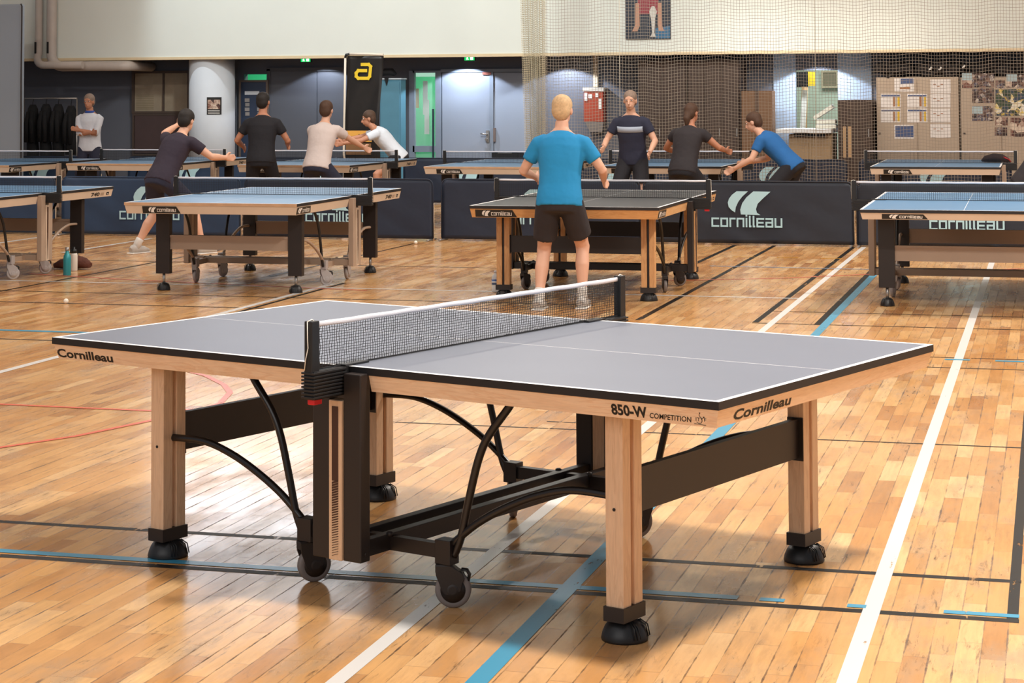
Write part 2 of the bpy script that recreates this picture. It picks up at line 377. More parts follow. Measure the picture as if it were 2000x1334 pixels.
# bright strip window high in the back wall, reflected by the varnish
WF = mat('window_frame_paint', '#8a8f92', .5); SKYG = mat('daylight_through_window', '#f2f6ff', .4, emit=4.6)
wn = MB(WF); wx0, wx1, wz0, wz1 = -12.0, -8.6, 4.3, 5.7
for k in range(5): wn.b2(wx0+(wx1-wx0)*k/4-.03, wx0+(wx1-wx0)*k/4+.03, YU-.05, YU, wz0, wz1)
wn.b2(wx0, wx1, YU-.05, YU, wz0-.05, wz0); wn.b2(wx0, wx1, YU-.05, YU, wz1, wz1+.05)
wo = wn.build('window_1', kind='structure')
MB(SKYG).b2(wx0, wx1, YU-.02, YU-.005, wz0, wz1).build('pane', wo)

# column
COLM = mat('column_paint', '#ccd0d6', .6, 0, .02)
cx = at(414, 200, YU+.42).x
col = empty('round_column', 'round pale column under the front of the white upper wall', 'column', (cx, YU+.42, 0))
MB(COLM).lathe([(.375, 0), (.375, ZS-.045)], seg=48).build('shaft', col)
MB(mat('column_base_paint', '#8b8f96', .6)).lathe([(.385, 0), (.385, .12)], seg=48).build('base', col)
# recess lights (small round fittings giving the arcs of light on the wall)
for px in (640, 915, 1110, 1600):
    x = X(px)
    fo = MB(mat('downlight_white', '#d8d8d8', .5)).lathe([(.07, 0), (.07, .04)], (0, 0, 0)).build('downlight', loc=(x, YW-.42, ZS-.03))
    tag(fo, {640: 'small round downlight over the dark double door', 915: 'small round downlight over the grey double door',
             1110: 'small round downlight left of the red hose cabinet', 1600: 'small round downlight over the lit office opening'}[px], 'ceiling light')
    l = lamp('SPOT', (x, YW-.42, ZS-.05), 85 if px != 640 else 40, (.80, .88, 1.0), target=(x, YW-.30, 0), angle=R(125), blend=.12, rad=.03)
lamp('AREA', (-1.2, YW-2.2, 2.6), 26, (1, .9, .78), 3.5, .3, target=(-1.0, YW, 1.2))

# left side: tall pale panel with rounded corner, pipes
PAN = mat('pale_grey_panel', '#9aa4b0', .6, 0, .04, 1)
px1 = at(41, 150, 21).x; pz = at(20, 8, 21).z
pn = empty('partition_panel', 'tall pale grey partition panel standing at the left end of the hall', 'partition', (px1-1.2, 21, 0))
MB(PAN).b2(-1.2, 1.2, 0, .12, .02, pz).build('panel_board', pn, bevel=.03)
MB(mat('dark_rope', '#3a3230', .8)).tube([(1.2, -.02, pz), (1.22, -.02, pz-.04), (1.22, -.03, pz*.6), (1.23, -.03, .1)], .012, 8).build('edge_cord', pn)
PIPE = mat('painted_pipe', '#b9aea6', .5)
for k, (pxx, r, lab) in enumerate(((76, .062, 'thinner left heating pipe running down the upper wall'), (101, .082, 'thicker right heating pipe bending along under the upper wall'))):
    x = at(pxx, 60, YU-.12).x; zb = at(pxx, 128 if k == 0 else 130, YU-.12).z; pts = [(x, YU-.12, 8.8), (x, YU-.12, zb+.2)]
    for q in range(1, 7):
        a = q/6*math.pi/2; pts.append((x+.2*(1-math.cos(a)), YU-.12-(.0 if k else .18*math.sin(a)), zb+.2-.2*math.sin(a)))
    xe_ = at(236, 130, YU-.12).x if k else x+.9
    pts += [(xe_, YU-.12-(0 if k else .18), zb)] if k == 0 else [(xe_, YU-.12, zb), (xe_+.07, YU-.10, zb), (xe_+.10, YU-.02, zb), (xe_+.10, YU+.8, zb)]
    p = MB(PIPE).tube(pts, r, 20).build('heating_pipe'); tag(p, lab, 'pipe')
    zl = at(70, 105, YU).z; MB(INK).b2(x-.045, x-.01, YU-.12-r-.004, YU-.12-r+.02, zl, zl+.19).build('maker_band', p)

# ------------------------------------------------------------------ table tennis tables
def arc_points(P, sx, sy, x):
    """smooth curve through (|Y|, z) points"""
    out = []
    for k in range(len(P)-1):
        p0 = P[max(k-1, 0)]; p1 = P[k]; p2 = P[k+1]; p3 = P[min(k+2, len(P)-1)]
        for j in range(5):
            t = j/5
            f = lambda a, b, c, d: .5*((2*b)+(-a+c)*t+(2*a-5*b+4*c-d)*t*t+(-a+3*b-3*c+d)*t**3)
            out.append((x, sy*f(p0[0], p1[0], p2[0], p3[0]), f(p0[1], p1[1], p2[1], p3[1])))
    out.append((x, sy*P[-1][0], P[-1][1])); return out
def net_mesh(fine):
    mb = MB(NETM); y0 = .905; n = 150 if fine else 110; hz = 15; z0, z1 = .766, .899
    th = .0016 if fine else .0022
    def wav(u, z): return .0012*math.sin(u*61+z*300)+.0011*math.sin(u*143+z*170), .0012*math.sin(u*80+z*90)
    for k in range(n+1):
        u = -y0+2*y0*k/n; seg = 8 if fine else 1; pr = None
        for j in range(seg+1):
            z = z0+(z1-z0)*j/seg; du, dy = wav(u, z) if fine else (0, 0); a = (u+du-th/2, dy, z); b = (u+du+th/2, dy, z)
            va, vb = mb.bm.verts.new(a), mb.bm.verts.new(b); vc = mb.bm.verts.new((u+du, dy+th, z))
            if pr:
                for p, q, r_, s_ in ((pr[0], pr[1], vb, va), (pr[1], pr[2], vc, vb), (pr[2], pr[0], va, vc)): mb.bm.faces.new((p, q, r_, s_))
            pr = (va, vb, vc)
    for k in range(hz+1):
        z = z0+(z1-z0)*k/hz; seg = 60 if fine else 2; pr = None
        for j in range(seg+1):
            u = -y0+2*y0*j/seg; dz = (.0011*math.sin(u*97+k*1.7)+.0008*math.sin(u*211+k)) if fine else 0; dy = .0012*math.sin(u*80+z*90) if fine else 0
            va, vb, vc = mb.bm.verts.new((u, dy, z+dz-th/2)), mb.bm.verts.new((u, dy, z+dz+th/2)), mb.bm.verts.new((u, dy+th, z+dz))
            if pr:
                for p, q, r_, s_ in ((pr[0], pr[1], vb, va), (pr[1], pr[2], vc, vb), (pr[2], pr[0], va, vc)): mb.bm.faces.new((p, q, r_, s_))
            pr = (va, vb, vc)
    return mb.mesh('net_mesh')
NET_FINE, NET_COARSE = net_mesh(True), net_mesh(False)
A1 = [(.60, .735), (.56, .695), (.535, .653), (.457, .558), (.415, .476), (.376, .342), (.346, .226), (.318, .165)]
A2 = [(.93, .418), (.90, .421), (.768, .421), (.646, .392), (.527, .343), (.41, .278), (.303, .195)]
BAR_BLACK = [(-.62, 0), (0, 0)]

def rail(mb, side, hi, lo, y0, y1, m):
    """sloping apron board; side 'L','R' (long sides between y0,y1) or 'N','F' (ends)"""
    zt, zb, it, ib, th = hi, lo, .004, .018, .02
    W, Ln = .7625, 1.37
    if side in 'LR':
        s = -1 if side == 'L' else 1
        def P(inn, z, y, e): return (s*(W-inn), y, z)
        for (a, b) in ((0, 0),):
            yo0, yo1 = y0, y1
            c = []
            for y in (y0, y1):
                end = abs(abs(y)-Ln) < .05
                yt = math.copysign(Ln-it, y) if end else y; yb = math.copysign(Ln-ib, y) if end else y
                yti = math.copysign(Ln-it-th, y) if end else y; ybi = math.copysign(Ln-ib-th, y) if end else y
                c.append([(s*(W-it), yt, zt), (s*(W-ib), yb, zb), (s*(W-ib-th), ybi, zb), (s*(W-it-th), yti, zt)])
    else:
        s = -1 if side == 'N' else 1; c = []
        for t in (-1, 1):
            c.append([(t*(W-it), s*(Ln-it), zt), (t*(W-ib), s*(Ln-ib), zb), (t*(W-ib-th), s*(Ln-ib-th), zb), (t*(W-it-th), s*(Ln-it-th), zt)])
    A = [mb.bm.verts.new(p) for p in c[0]]; B = [mb.bm.verts.new(p) for p in c[1]]; i = mb._mi(m)
    for k in range(4):
        j = (k+1) % 4; mb.bm.faces.new((A[k], A[j], B[j], B[k])).material_index = i
    mb.bm.faces.new(A).material_index = i; mb.bm.faces.new(B).material_index = i

def make_table(name, label, loc, rz, style='grey', top=None, near_edge=None, group=None, fine=False, letters='new', model='740', lo=.667):
    W, Ln = .7625, 1.37; wood = style == 'wood'
    t = empty(name, label, 'table tennis table', (loc[0], loc[1], 0), rz, group)
    top = top or BLUE
    if wood and fine: mY, mX, mZ = WY, WX, WZ
    elif wood: mY, mX, mZ = OY, OX, OZ
    else: mY = mX = BEIGE; mZ = BLK
    low = BLK if wood else TAUPE
    # the two playing halves
    for s in (-1, 1):
        mb = MB(top, WLINE, EDGE); ys = sorted([s*.0015, s*(Ln-.02), s*Ln]); xs = [-W, -W+.02, -.0015, .0015, W-.02, W]
        g = [[mb.bm.verts.new((x, y, .76)) for y in ys] for x in xs]
        for a in range(5):
            for b in range(2):
                border = a in (0, 4) or (b == (1 if s > 0 else 0)) or a == 2
                mb.bm.faces.new((g[a][b], g[a+1][b], g[a+1][b+1], g[a][b+1])).material_index = 1 if border else 0
        zb = .736; i = 2
        def side(p, q, mi): mb.bm.faces.new([mb.bm.verts.new(v) for v in ((*p, .76), (*q, .76), (*q, zb), (*p, zb))]).material_index = mi
        ye, yi = s*Ln, s*.0015
        side((-W, yi), (-W, ye), 2); side((W, yi), (W, ye), 2)
        side((-W, ye), (W, ye), mb._mi(near_edge) if (near_edge and s < 0) else 2); side((-W, yi), (W, yi), 2)
        mb.bm.faces.new([mb.bm.verts.new(v) for v in ((-W, yi, zb), (-W, ye, zb), (W, ye, zb), (W, yi, zb))]).material_index = 2
        mb.build('tabletop', t)
        ap = MB(mY)
        rail(ap, 'L', .736, lo, s*.10, s*Ln, mY); rail(ap, 'R', .736, lo, s*.10, s*Ln, mY); rail(ap, 'N' if s < 0 else 'F', .736, lo, 0, 0, mX)
        apo = ap.build('apron', t)
        # lettering on the aprons
        # local frames: surface point given inset (.011 mid) ; up vector follows the slope
        def fr(side_, a, z):
            k = (z-lo)/(.736-lo); inn = .018-.014*k
            if side_ == 'N': return (a, -(Ln-inn), z), (1, 0, 0), (0, -.255, .967), (0, -.967, -.255)
            if side_ == 'R': return (W-inn, a, z), (0, 1, 0), (.255, 0, .967), (.967, 0, -.255)
            if side_ == 'L': return (-(W-inn), a, z), (0, -1, 0), (-.255, 0, .967), (-.967, 0, -.255)
        if letters == 'new':
            tb = MB(INK)
            if s > 0:
                o, ux, uy, n = fr('L', 1.355, .6905); put_text(tb, 'Cornilleau', o, ux, uy, n, .285, .0315, .03)
            else:
                o, ux, uy, n = fr('N', -.654, .6925); put_text(tb, 'Cornilleau', o, ux, uy, n, .36, .0315, .03)
                tb.build('maker_lettering', apo); tb = MB(INK)
                o, ux, uy, n = fr('L', -1.006, .693); put_text(tb, '850-W', o, ux, uy, n, .122, .033, .035)
                o, ux, uy, n = fr('L', -1.134, .693); put_text(tb, 'COMPETITION', o, ux, uy, n, .138, .0165, .014, slant=.18)
                o, ux, uy, n = fr('L', -1.288, .699); put_text(tb, 'ITTF', o, ux, uy, n, .034, .011, .0, slant=.15)
                # the small bat and ball mark
                def stroke(P, wd):
                    o, ux, uy, n = [Vector(v) for v in fr('L', -1.280, .690)]
                    for (a, b), (c, d) in zip(P, P[1:]):
                        A, B = o+ux*a+uy*b+n*.0009, o+ux*c+uy*d+n*.0009; q = (B-A).normalized().cross(n)*wd/2
                        tb.quad([A+q, B+q, B-q, A-q])
                stroke([(.002, .0), (.040, -.002)], .0014); stroke([(.024, .034), (.021, .027), (.027, .018), (.029, .010), (.024, .003), (.016, .002), (.010, .006)], .0016)
                stroke([(.022, .034), (.026, .034)], .003); stroke([(.034, .022), (.038, .022)], .004)
            tb.build('model_lettering' if s < 0 else 'maker_lettering', apo)
        else:
            tb = MB(CHAR)
            if s < 0:
                h = .736-lo-.010; l = .0006
                o, ux, uy, n = map(Vector, fr('N', -.715 if wood else -.60, lo+.004)); wd = .34
                tb.quad([o+ux*a+uy*b+n*l for a, b in ((0, 0), (wd, 0), (wd-.035, h), (0, h))])
                sw = MB(INKW) ; swoosh(tb, o+ux*.055+uy*h*.12, ux, uy, n, .07, h*.76, INKW, lift=.0016)
                sw.bm.free(); word_logo(tb, o+ux*.130+uy*h*.25, ux, uy, n, .168, h*.38, INKW, lift=.0016)
                tb.build('maker_label', apo); tb = MB(CHAR)
                o, ux, uy, n = map(Vector, fr('R', -1.345, lo+.004)); wd = .33
                tb.quad([o+ux*a+uy*b+n*l for a, b in ((0, 0), (wd, 0), (wd-.03, h), (0, h))])
                swoosh(tb, o+ux*.03+uy*h*.12, ux, uy, n, .085, h*.76, INKW, lift=.0016)
                word_logo(tb, o+ux*.12+uy*h*.25, ux, uy, n, .17, h*.38, INKW, lift=.0016)
            else:
                o, ux, uy, n = fr('R', .93, lo+.014); put_text(tb, model, o, ux, uy, n, .17, .036, .04, INK)
                tb.quad([Vector(o)+Vector(ux)*a+Vector(uy)*b+Vector(n)*.0006 for a, b in ((.19, 0), (.26, 0), (.26, .03), (.19, .03))], TAUPE)
                tb.quad([Vector(o)+Vector(ux)*a+Vector(uy)*b+Vector(n)*.0006 for a, b in ((.31, 0), (.36, 0), (.36, .03), (.31, .03))], INK)
                tb.quad([Vector(o)+Vector(ux)*a+Vector(uy)*b+Vector(n)*.0012 for a, b in ((.325, .008), (.345, .008), (.345, .016), (.325, .016))], INKW)
            tb.build('maker_label', apo)
        # under frame beams of each half
        ub = MB(BLK)
        for x in (-.5, .5): ub.b2(x-.015, x+.015, s*.12, s*1.30, .70, .735)
        ub.b2(-.70, .70, s*1.25, s*1.28, .70, .735); ub.build('under_beam', t)
        for sx in (-1, 1):
            lg = MB(mZ); xx, yy = sx*.595, s*.95
            if wood:
                lg.b2(xx-.055, xx-.010, yy-.031, yy+.031, .093, .70); lg.b2(xx+.010, xx+.055, yy-.031, yy+.031, .093, .70)
                lg.b2(xx-.010, xx+.010, yy-.018, yy+.018, .093, .70, BLK if not fine else mZ)
                lo_ = lg.build('leg', t, bevel=.0025)
                MB(BLK).b2(xx-.062, xx+.062, yy-.036, yy+.036, .062, .105).build('leg_sleeve', lo_)
                hb = MB(INK)
                hb.lathe([(.005, 0), (.005, .002)], (sx*(.595+.055), yy+s*.0, .392), (sx, 0, 0), 12)
                hb.build('bolt_hole', lo_)
            else:
                lg.b2(xx-.062, xx+.062, yy-.03, yy+.03, .14, .70); lo_ = lg.build('leg', t, bevel=.003)
                MB(STEEL).lathe([(.012, .05), (.012, .14)], (xx, yy, 0), seg=10).build('levelling_stem', lo_)
            ft = MB(RUB); R0 = .071 if wood else .055
            prof = [(R0*.98, 0), (R0, .006), (R0*.95, .022), (R0*.84, .040), (R0*.70, .053), (R0*.45, .062), (.02, .064)]
            ft.lathe(prof, (xx, yy, 0), seg=36)
            for q in (-1, 1):
                for kk in range(3): ft.tube([(xx+q*(.018+kk*.012), yy-R0*.93+kk*.002, .012), (xx+q*(.016+kk*.011), yy-R0*.80, .045), (xx+q*(.012+kk*.008), yy-R0*.5, .060)], .0022, 6)
            ft.build('foot', lo_)
        pb = MB(low); pz0, pz1 = (.365, .498) if wood else (.345, .465)
        yy = s*.95
        pb.b2(-.54, .54, yy-.012, yy+.012, pz0, pz1)
        if wood:
            for q in (-1, 1): pb.b2(q*.54-.004, q*.54+.004, yy-.03, yy+.03, pz0-.01, pz1+.005)
        else: pb.b2(-.54, .54, yy-.02, yy+.02, pz1-.02, pz1)
        pb.build('leg_panel', t)
        for sx in (-1, 1):
            x = sx*.60
            MB(BLK2 if wood else CHAR).tube(arc_points(A1, 1, s, x), (.013) if wood else .012, 12).build('upright_arc', t)
            MB(BLK2 if wood else TAUPE).tube(arc_points(A2, 1, s, x), .0125, 12).build('lower_arc', t)
    # undercarriage
    for sx in (-1, 1):
        for q in (-1, 1):
            MB(BLK if wood else TAUPE).b2(sx*.752, sx*.80, q*.028+(-.001 if q < 0 else .001), q*.100, .150, .742).build('upright', t, bevel=.004)
        pl = MB((WZ if fine else OZ) if wood else BEIGE).b2(sx*.756, sx*.806, -.027, .027, .150, .655).build('side_plate', t, bevel=.003)
        ins = MB(mat('brown_inlay', '#44281c', .5))
        ins.b2(sx*.806, sx*.8075, -.013, .013, .40, .636)
        for k in range(30):
            z = .40-(k+1)*.0078; th = .0062*(1-k/32)+.0006
            ins.prism([(-.013, z-.003), (.013, z+.005), (.013, z+.005+th), (-.013, z-.003+th)], (sx*.80675, 0, 0), (0, sx, 0), (0, 0, 1), .0015)
        ins.build('slatted_inlay', pl)
    for q in (-1, 1):
        MB(low).b2(-.78, .78, q*.055-.018, q*.055+.018, .155, .208).build('long_rail', t, bevel=.002)
    for sx in (-1, 1):
        cb = MB(low); x = sx*.60
        cb.b2(x-.016, x+.016, -.29, .29, .155, .20)
        cb.box((sx*.68, 0, .178), (.16, .11, .03)) if not wood else None
        for q in (-1, 1):
            cb.lathe([(.012, 0), (.012, .012), (.006, .016)], (x-.016*1, q*.07, .20), (0, 0, 1), 10)
            cb.lathe([(.006, 0), (.006, .006)], (sx*.776, q*.098, .175), (0, q, 0), 10)
        cb.build('cross_rail', t)
        for q in (-1, 1):
            wx_, wy_ = sx*.60, q*.29
            ang = (R(-118) if sx < 0 and q > 0 else R(-148) if sx < 0 else R(60) if q < 0 else R(-50)) if fine else R(random.uniform(-60, 60))
            body = MB(BLK if wood else LGREY)
            body.b2(wx_-.025, wx_+.025, wy_-.03, wy_+.03, .138, .215)
            c_, s_ = math.cos(ang), math.sin(ang); ux = Vector((-s_*1, c_, 0)) ; nx = Vector((c_, s_, 0)); cen = Vector((wx_, wy_, 0))
            off = ux*.018
            for k in (-1, 1):
                body.prism([(-.036, .135), (-.034, .105), (-.022, .075), (-.015, .055), (-.004, .043), (.026, .040), (.046, .056), (.050, .076), (.058, .095), (.050, .112), (.030, .124), (.014, .135)],
                           cen+nx*k*.019, ux, (0, 0, 1), .006)
            body.prism([(-.036, .138), (-.036, .112), (.03, .112), (.052, .108), (.030, .126), (.014, .138)], cen, ux, (0, 0, 1), .040)
            bo = body.build('caster', t, bevel=.002)
            wh = MB(TREAD if wood else LGREY)
            wc = cen+ux*.020+Vector((0, 0, .0575))
            wh.lathe([(.045, -.014), (.053, -.013), (.0575, -.008), (.0575, .008), (.053, .013), (.045, .014)], wc, nx, 36)
            wo_ = wh.build('wheel', bo)
            MB(BLK if wood else LGREY).lathe([(.012, -.024), (.040, -.0155), (.040, .0155), (.012, .024)], wc, nx, 28).build('hub', wo_)
            MB(RUB).tube([cen+ux*.046+Vector((0, 0, .120)), cen+ux*.064+Vector((0, 0, .118)), cen+ux*.072+Vector((0, 0, .104)), cen+ux*.068+Vector((0, 0, .084))], [(.012, .005), (.013, .006), (.012, .006), (.010, .005)], 10).build('brake_lever', bo)
    # net assembly
    nt = bpy.data.objects.new('net', NET_FINE if fine else NET_COARSE); COL.objects.link(nt); nt.parent = t
    tp = MB(TAPE); n = 40
    tp.tube([(-.905+1.81*k/n, .0006*math.sin(k*.9), .9045+.0007*math.sin(k*1.3)) for k in range(n+1)], [(.0035, .0085)]*(n+1), 8)
    tp.build('net_tape', nt)
    MB(NETM).b2(-.9, .9, -.002, .002, .7615, .766).build('net_hem', nt)
    for sx in (-1, 1):
        MB(CHAR).b2(sx*.900, sx*.938, -.016, .016, .755, .918).build('net_post', t, bevel=.003)
        br = MB(RUB)
        br.b2(sx*.765, sx*.932, -.022, .022, .672, .7605)
        for k in range(8): br.b2(sx*.78, sx*.940, -.027, .027, .676+k*.0108, .6825+k*.0108)
        br.b2(sx*.66, sx*.78, -.022, .022, .7605, .767)
        bro = br.build('net_clamp', t, bevel=.0012)
        if wood: MB(REDP).b2(sx*.885, sx*.925, -.014, .014, .655, .673).build('clamp_knob', bro, bevel=.003)
        MB(STRING).tube([(sx*.941, .0, .917), (sx*.942, -.002, .86), (sx*.9425, -.004, .835), (sx*.942, .006, .80), (sx*.941, .012, .765)], .0016, 6).build('tension_cord', nt)
        MB(STRING).tube([(sx*.900, 0, .912), (sx*.92, 0, .922), (sx*.941, 0, .917)], .0018, 6).build('cord_loop', nt)
    return t

make_table('table_tennis_table', 'large slate grey table tennis table with pale wooden legs in the foreground', (0, 0), R(70.4), 'wood', SLATE, fine=True, lo=.683)
make_table('table_tennis_table', 'black-topped table tennis table with wooden legs in the middle of the hall', (-1.74, 9.59), R(.1), 'wood', SLATED, letters='old', model='850')
G1, G2 = 'blue-topped tables in front of the dividing barriers', 'blue-topped tables behind the dividing barriers'
make_table('table_tennis_table', 'blue-topped table with black legs, left of the wooden-legged black-topped table', (-4.72, 9.54), R(.6), near_edge=WORNW, letters='old', group=G1)
make_table('table_tennis_table', 'blue-topped table cut off by the left photo edge beside the teal bottle', (-7.67, 9.44), R(-.3), letters='old', group=G1)
make_table('table_tennis_table', 'blue-topped table cut off by the right photo edge in front of the barriers', (1.30, 9.63), R(.65), letters='old', group=G1, lo=.686)
make_table('table_tennis_table', 'blue-topped table at the far left end of the back row', (-11.80, 17.4), R(.3), near_edge=WORNW, letters='old', group=G2)
make_table('table_tennis_table', 'back-row blue-topped table second from left, white towel on it', (-9.90, 18.2), R(1.2), near_edge=WORNW, letters='old', group=G2)
make_table('table_tennis_table', 'back-row blue-topped table in front of the black banner', (-7.34, 17.99), R(0), near_edge=WORNW, letters='old', group=G2)
make_table('table_tennis_table', 'back-row blue-topped table in front of the grey double door', (-4.77, 17.79), R(0), near_edge=WORNW, letters='old', group=G2)
make_table('table_tennis_table', 'back-row blue-topped table in front of the red hose cabinet', (-2.66, 18.26), R(-.3), letters='old', group=G2)
make_table('table_tennis_table', 'back-row blue-topped table in front of the tan lockers, dark bag on it', (0.60, 18.51), R(.4), letters='old', group=G2)
#@@PART2

# ------------------------------------------------------------------ dividing barriers
def fabric(name, hexc, rough=.6):
    return mat(name, hexc, rough, 0, .05, 3, bump=.35, bscale=5)
NAVY = fabric('navy_barrier_fabric', '#192438'); NAVY2 = fabric('dark_navy_barrier_fabric', '#1a212e')
TEALB = fabric('blue_barrier_fabric', '#1e3450')
LOGOB = mat('pale_blue_print', '#a5c9d2', .6, 0, .03)
def barrier(x0, x1, Y, label, group, cloth, logo=True, H=.69, front=-1):
    cxx = (x0+x1)/2; w_ = (x1-x0)-.034
    t = empty('barrier', label, 'barrier', (cxx, Y, 0), 0, group)
    mb = MB(cloth); nx, nz = 48, 14; rad = .07
    rows = []
    ph = random.uniform(0, 6)
    for j in range(nz+1):
        row = []
        for i in range(nx+1):
            u = -w_/2+w_*i/nx; d = min(u+w_/2, w_/2-u); top = H
            if d < rad: top = H-(rad-math.sqrt(max(rad*rad-(rad-d)**2, 0)))
            z = .02+(top-.02)*j/nz
            c = min(1, d/.25)
            y = .007*math.sin(u*5+z*9+ph)*c*(1-(z/H)**4)+.010*math.exp(-((u+w_/2)*.55-(H-z)*.9)**2/.004)*(1-c*.4)
            row.append(mb.bm.verts.new((u, -abs(y)*.9, z)))
        rows.append(row)
    for j in range(nz):
        for i in range(nx):
            f = mb.bm.faces.new((rows[j][i], rows[j][i+1], rows[j+1][i+1], rows[j+1][i])); f.smooth = True
    o = mb.build('fabric', t)
    sd = o.modifiers.new('thickness', 'SOLIDIFY'); sd.thickness = .003; sd.offset = 1
    pts = [(-w_/2, 0, .03), (-w_/2, 0, H-rad)]+[(-w_/2+rad-rad*math.cos(a*math.pi/12), 0, H-rad+rad*math.sin(a*math.pi/12)) for a in range(1, 7)]
    pts += [(-p[0], 0, p[2]) for p in pts[::-1]]
    MB(cloth).tube(pts, .008, 8).build('frame', t)
    for s in (-1, 1):
        fo = MB(mat('cream_rod', '#e3c9a8', .4)); fo.tube([(s*(w_/2+.004), .016, .0), (s*(w_/2+.004), .016, .42)], .006, 8); fo.build('end_rod', t)
        MB(STEEL).tube([(s*(w_/2-.02), -.16, .012), (s*(w_/2-.02), .16, .012)], .011, 8).build('foot_bar', t)
    if logo:
        lg = MB(LOGOB)
        swoosh(lg, (-.205, -.019, .328), (1, 0, 0), (0, 0, 1), (0, -1, 0), .465, .255, lift=0); lg.build('printed_emblem', t)
        lg = MB(LOGOB); word_logo(lg, (-.385, -.019, .205), (1, 0, 0), (0, 0, 1), (0, -1, 0), .77, .082, lift=0); lg.build('printed_word', t)
    return t
BG1, BG2 = 'barriers in the front dividing row', 'barriers in the row along the back wall'
bw = 2.32
for k, (x0, lab, cl) in enumerate(((-.08, 'navy barrier behind the blue table at the right photo edge', NAVY2), (-2.40, 'navy barrier with its whole swoosh and word in clear view', NAVY2),
        (-4.72, 'navy barrier behind the wooden-legged black-topped table', NAVY), (-7.08, 'front-row barrier behind the right half of the second blue table', NAVY),
        (-9.42, 'blue barrier between the two left blue tables, word partly hidden', TEALB), (-11.80, 'blue barrier at the left photo edge behind the table', TEALB))):
    barrier(x0+.003, x0+bw, 14.5 if k < 3 else 14.42, lab, BG1, cl)
for px, lab in ((1845, 'back-row barrier in front of the tan lockers'), (1530, 'back-row barrier in front of the office counter'), (1215, 'back-row barrier below the red hose cabinet'),
                (938, 'back-row barrier in front of the grey double door'), (662, 'back-row barrier in front of the black banner'), (390, 'back-row barrier in front of the round column'),
                (100, 'back-row barrier in front of the hanging dark jackets')):
    c0 = at(px-20, 330, 21.66).x; bk = 1.07
    barrier(c0-bk, c0+bk, 21.66, lab, BG2, NAVY if px > 500 else TEALB)

# ------------------------------------------------------------------ things on and along the back wall
def rect(x0, y0, x1, y1, Y):
    a, b = at(x0, y1, Y), at(x1, y0, Y); return a.x, b.x, a.z, b.z
def pane(mb, x0, y0, x1, y1, Y, th, m=None):
    a, b, c, d = rect(x0, y0, x1, y1, Y); mb.b2(a, b, Y, Y+th, c, d, m); return mb
def frame_(mb, x0, y0, x1, y1, Y, th, wd, m=None):
    a, b, c, d = rect(x0, y0, x1, y1, Y)
    mb.b2(a, a+wd, Y, Y+th, c, d, m).b2(b-wd, b, Y, Y+th, c, d, m).b2(a+wd, b-wd, Y, Y+th, c, c+wd, m).b2(a+wd, b-wd, Y, Y+th, d-wd, d, m); return mb
def thing(name, label, cat, px, Y, group=None, py=250):
    p = at(px, py, Y); return empty(name, label, cat, (p.x, Y, 0), 0, group), Vector((p.x, Y, 0))
def part(mb, name, root, org=None, **k):
    o = mb.build(name, root, **k)
    if org is not None: o.location = o.location-org
    return o
DGREY = mat('dark_grey_door_paint', '#565a64', .55, 0, .03, 2); LGD = mat('light_grey_door_paint', '#8b95a6', .5, 0, .03, 2)
FRM = mat('grey_door_frame_paint', '#7b8696', .55); FRMD = mat('dark_door_frame_paint', '#4d5059', .55)
GLASS = bpy.data.materials.new('clear_glass'); GLASS.use_nodes = True
gb = GLASS.node_tree.nodes['Principled BSDF']; gb.inputs['Base Color'].default_value = (.85, .95, .92, 1); gb.inputs['Alpha'].default_value = .12; gb.inputs['Roughness'].default_value = .05
Y0 = YW-.06
# dark double door
dd = MB(FRMD); pane(dd, 527, 137, 690, 140, Y0, .06); 
a, b, c, d = rect(527, 137, 690, 300, Y0); dd.b2(a-.06, a, Y0, YW, 0, d+.03).b2(b, b+.06, Y0, YW, 0, d+.03).b2(a-.06, b+.06, Y0, YW, d, d+.05)
do = dd.build('door_1', kind='structure')
mx = X(621)
MB(DGREY).b2(a, mx-.006, Y0+.02, YW-.002, .01, d).build('door_leaf', do); MB(DGREY).b2(mx+.006, b, Y0+.02, YW-.002, .01, d).build('door_leaf', do)
MB(STEEL).b2(mx-.14, mx-.06, Y0-.03, Y0+.02, 1.0, 1.05).build('door_handle', do)
# open navy door leaf in front of the green corridor
NAVD = mat('navy_door_paint', '#2b3850', .5, 0, .03)
t, o = thing('door_leaf', 'open navy door leaf hiding most of the green corridor', 'door', 494, YW-.1)
a, b, c, d = rect(468, 158, 521, 300, YW-.1); part(MB(NAVD).b2(a, b, YW-.1, YW-.05, .01, d), 'leaf', t, o, bevel=.004)
part(frame_(MB(mat('weathered_door_edge', '#6b5f58', .6)), 466, 156, 523, 312, YW-.11, .06, .035), 'edge_frame', t, o)
part(pane(MB(mat('bright_door_pane', '#c9ced6', .3)), 478, 178, 506, 185, YW-.112, .01), 'vision_strip', t, o)
for k, (x, y) in enumerate(((478, 192), (502, 192))):
    q = MB(mat('notice_grey', '#8f8a88', .6))
    for j in range(4): pane(q, x+j % 2, y+j*9, x+9, y+j*9+7, YW-.113, .008)
    part(q, 'notice_strip', t, o)
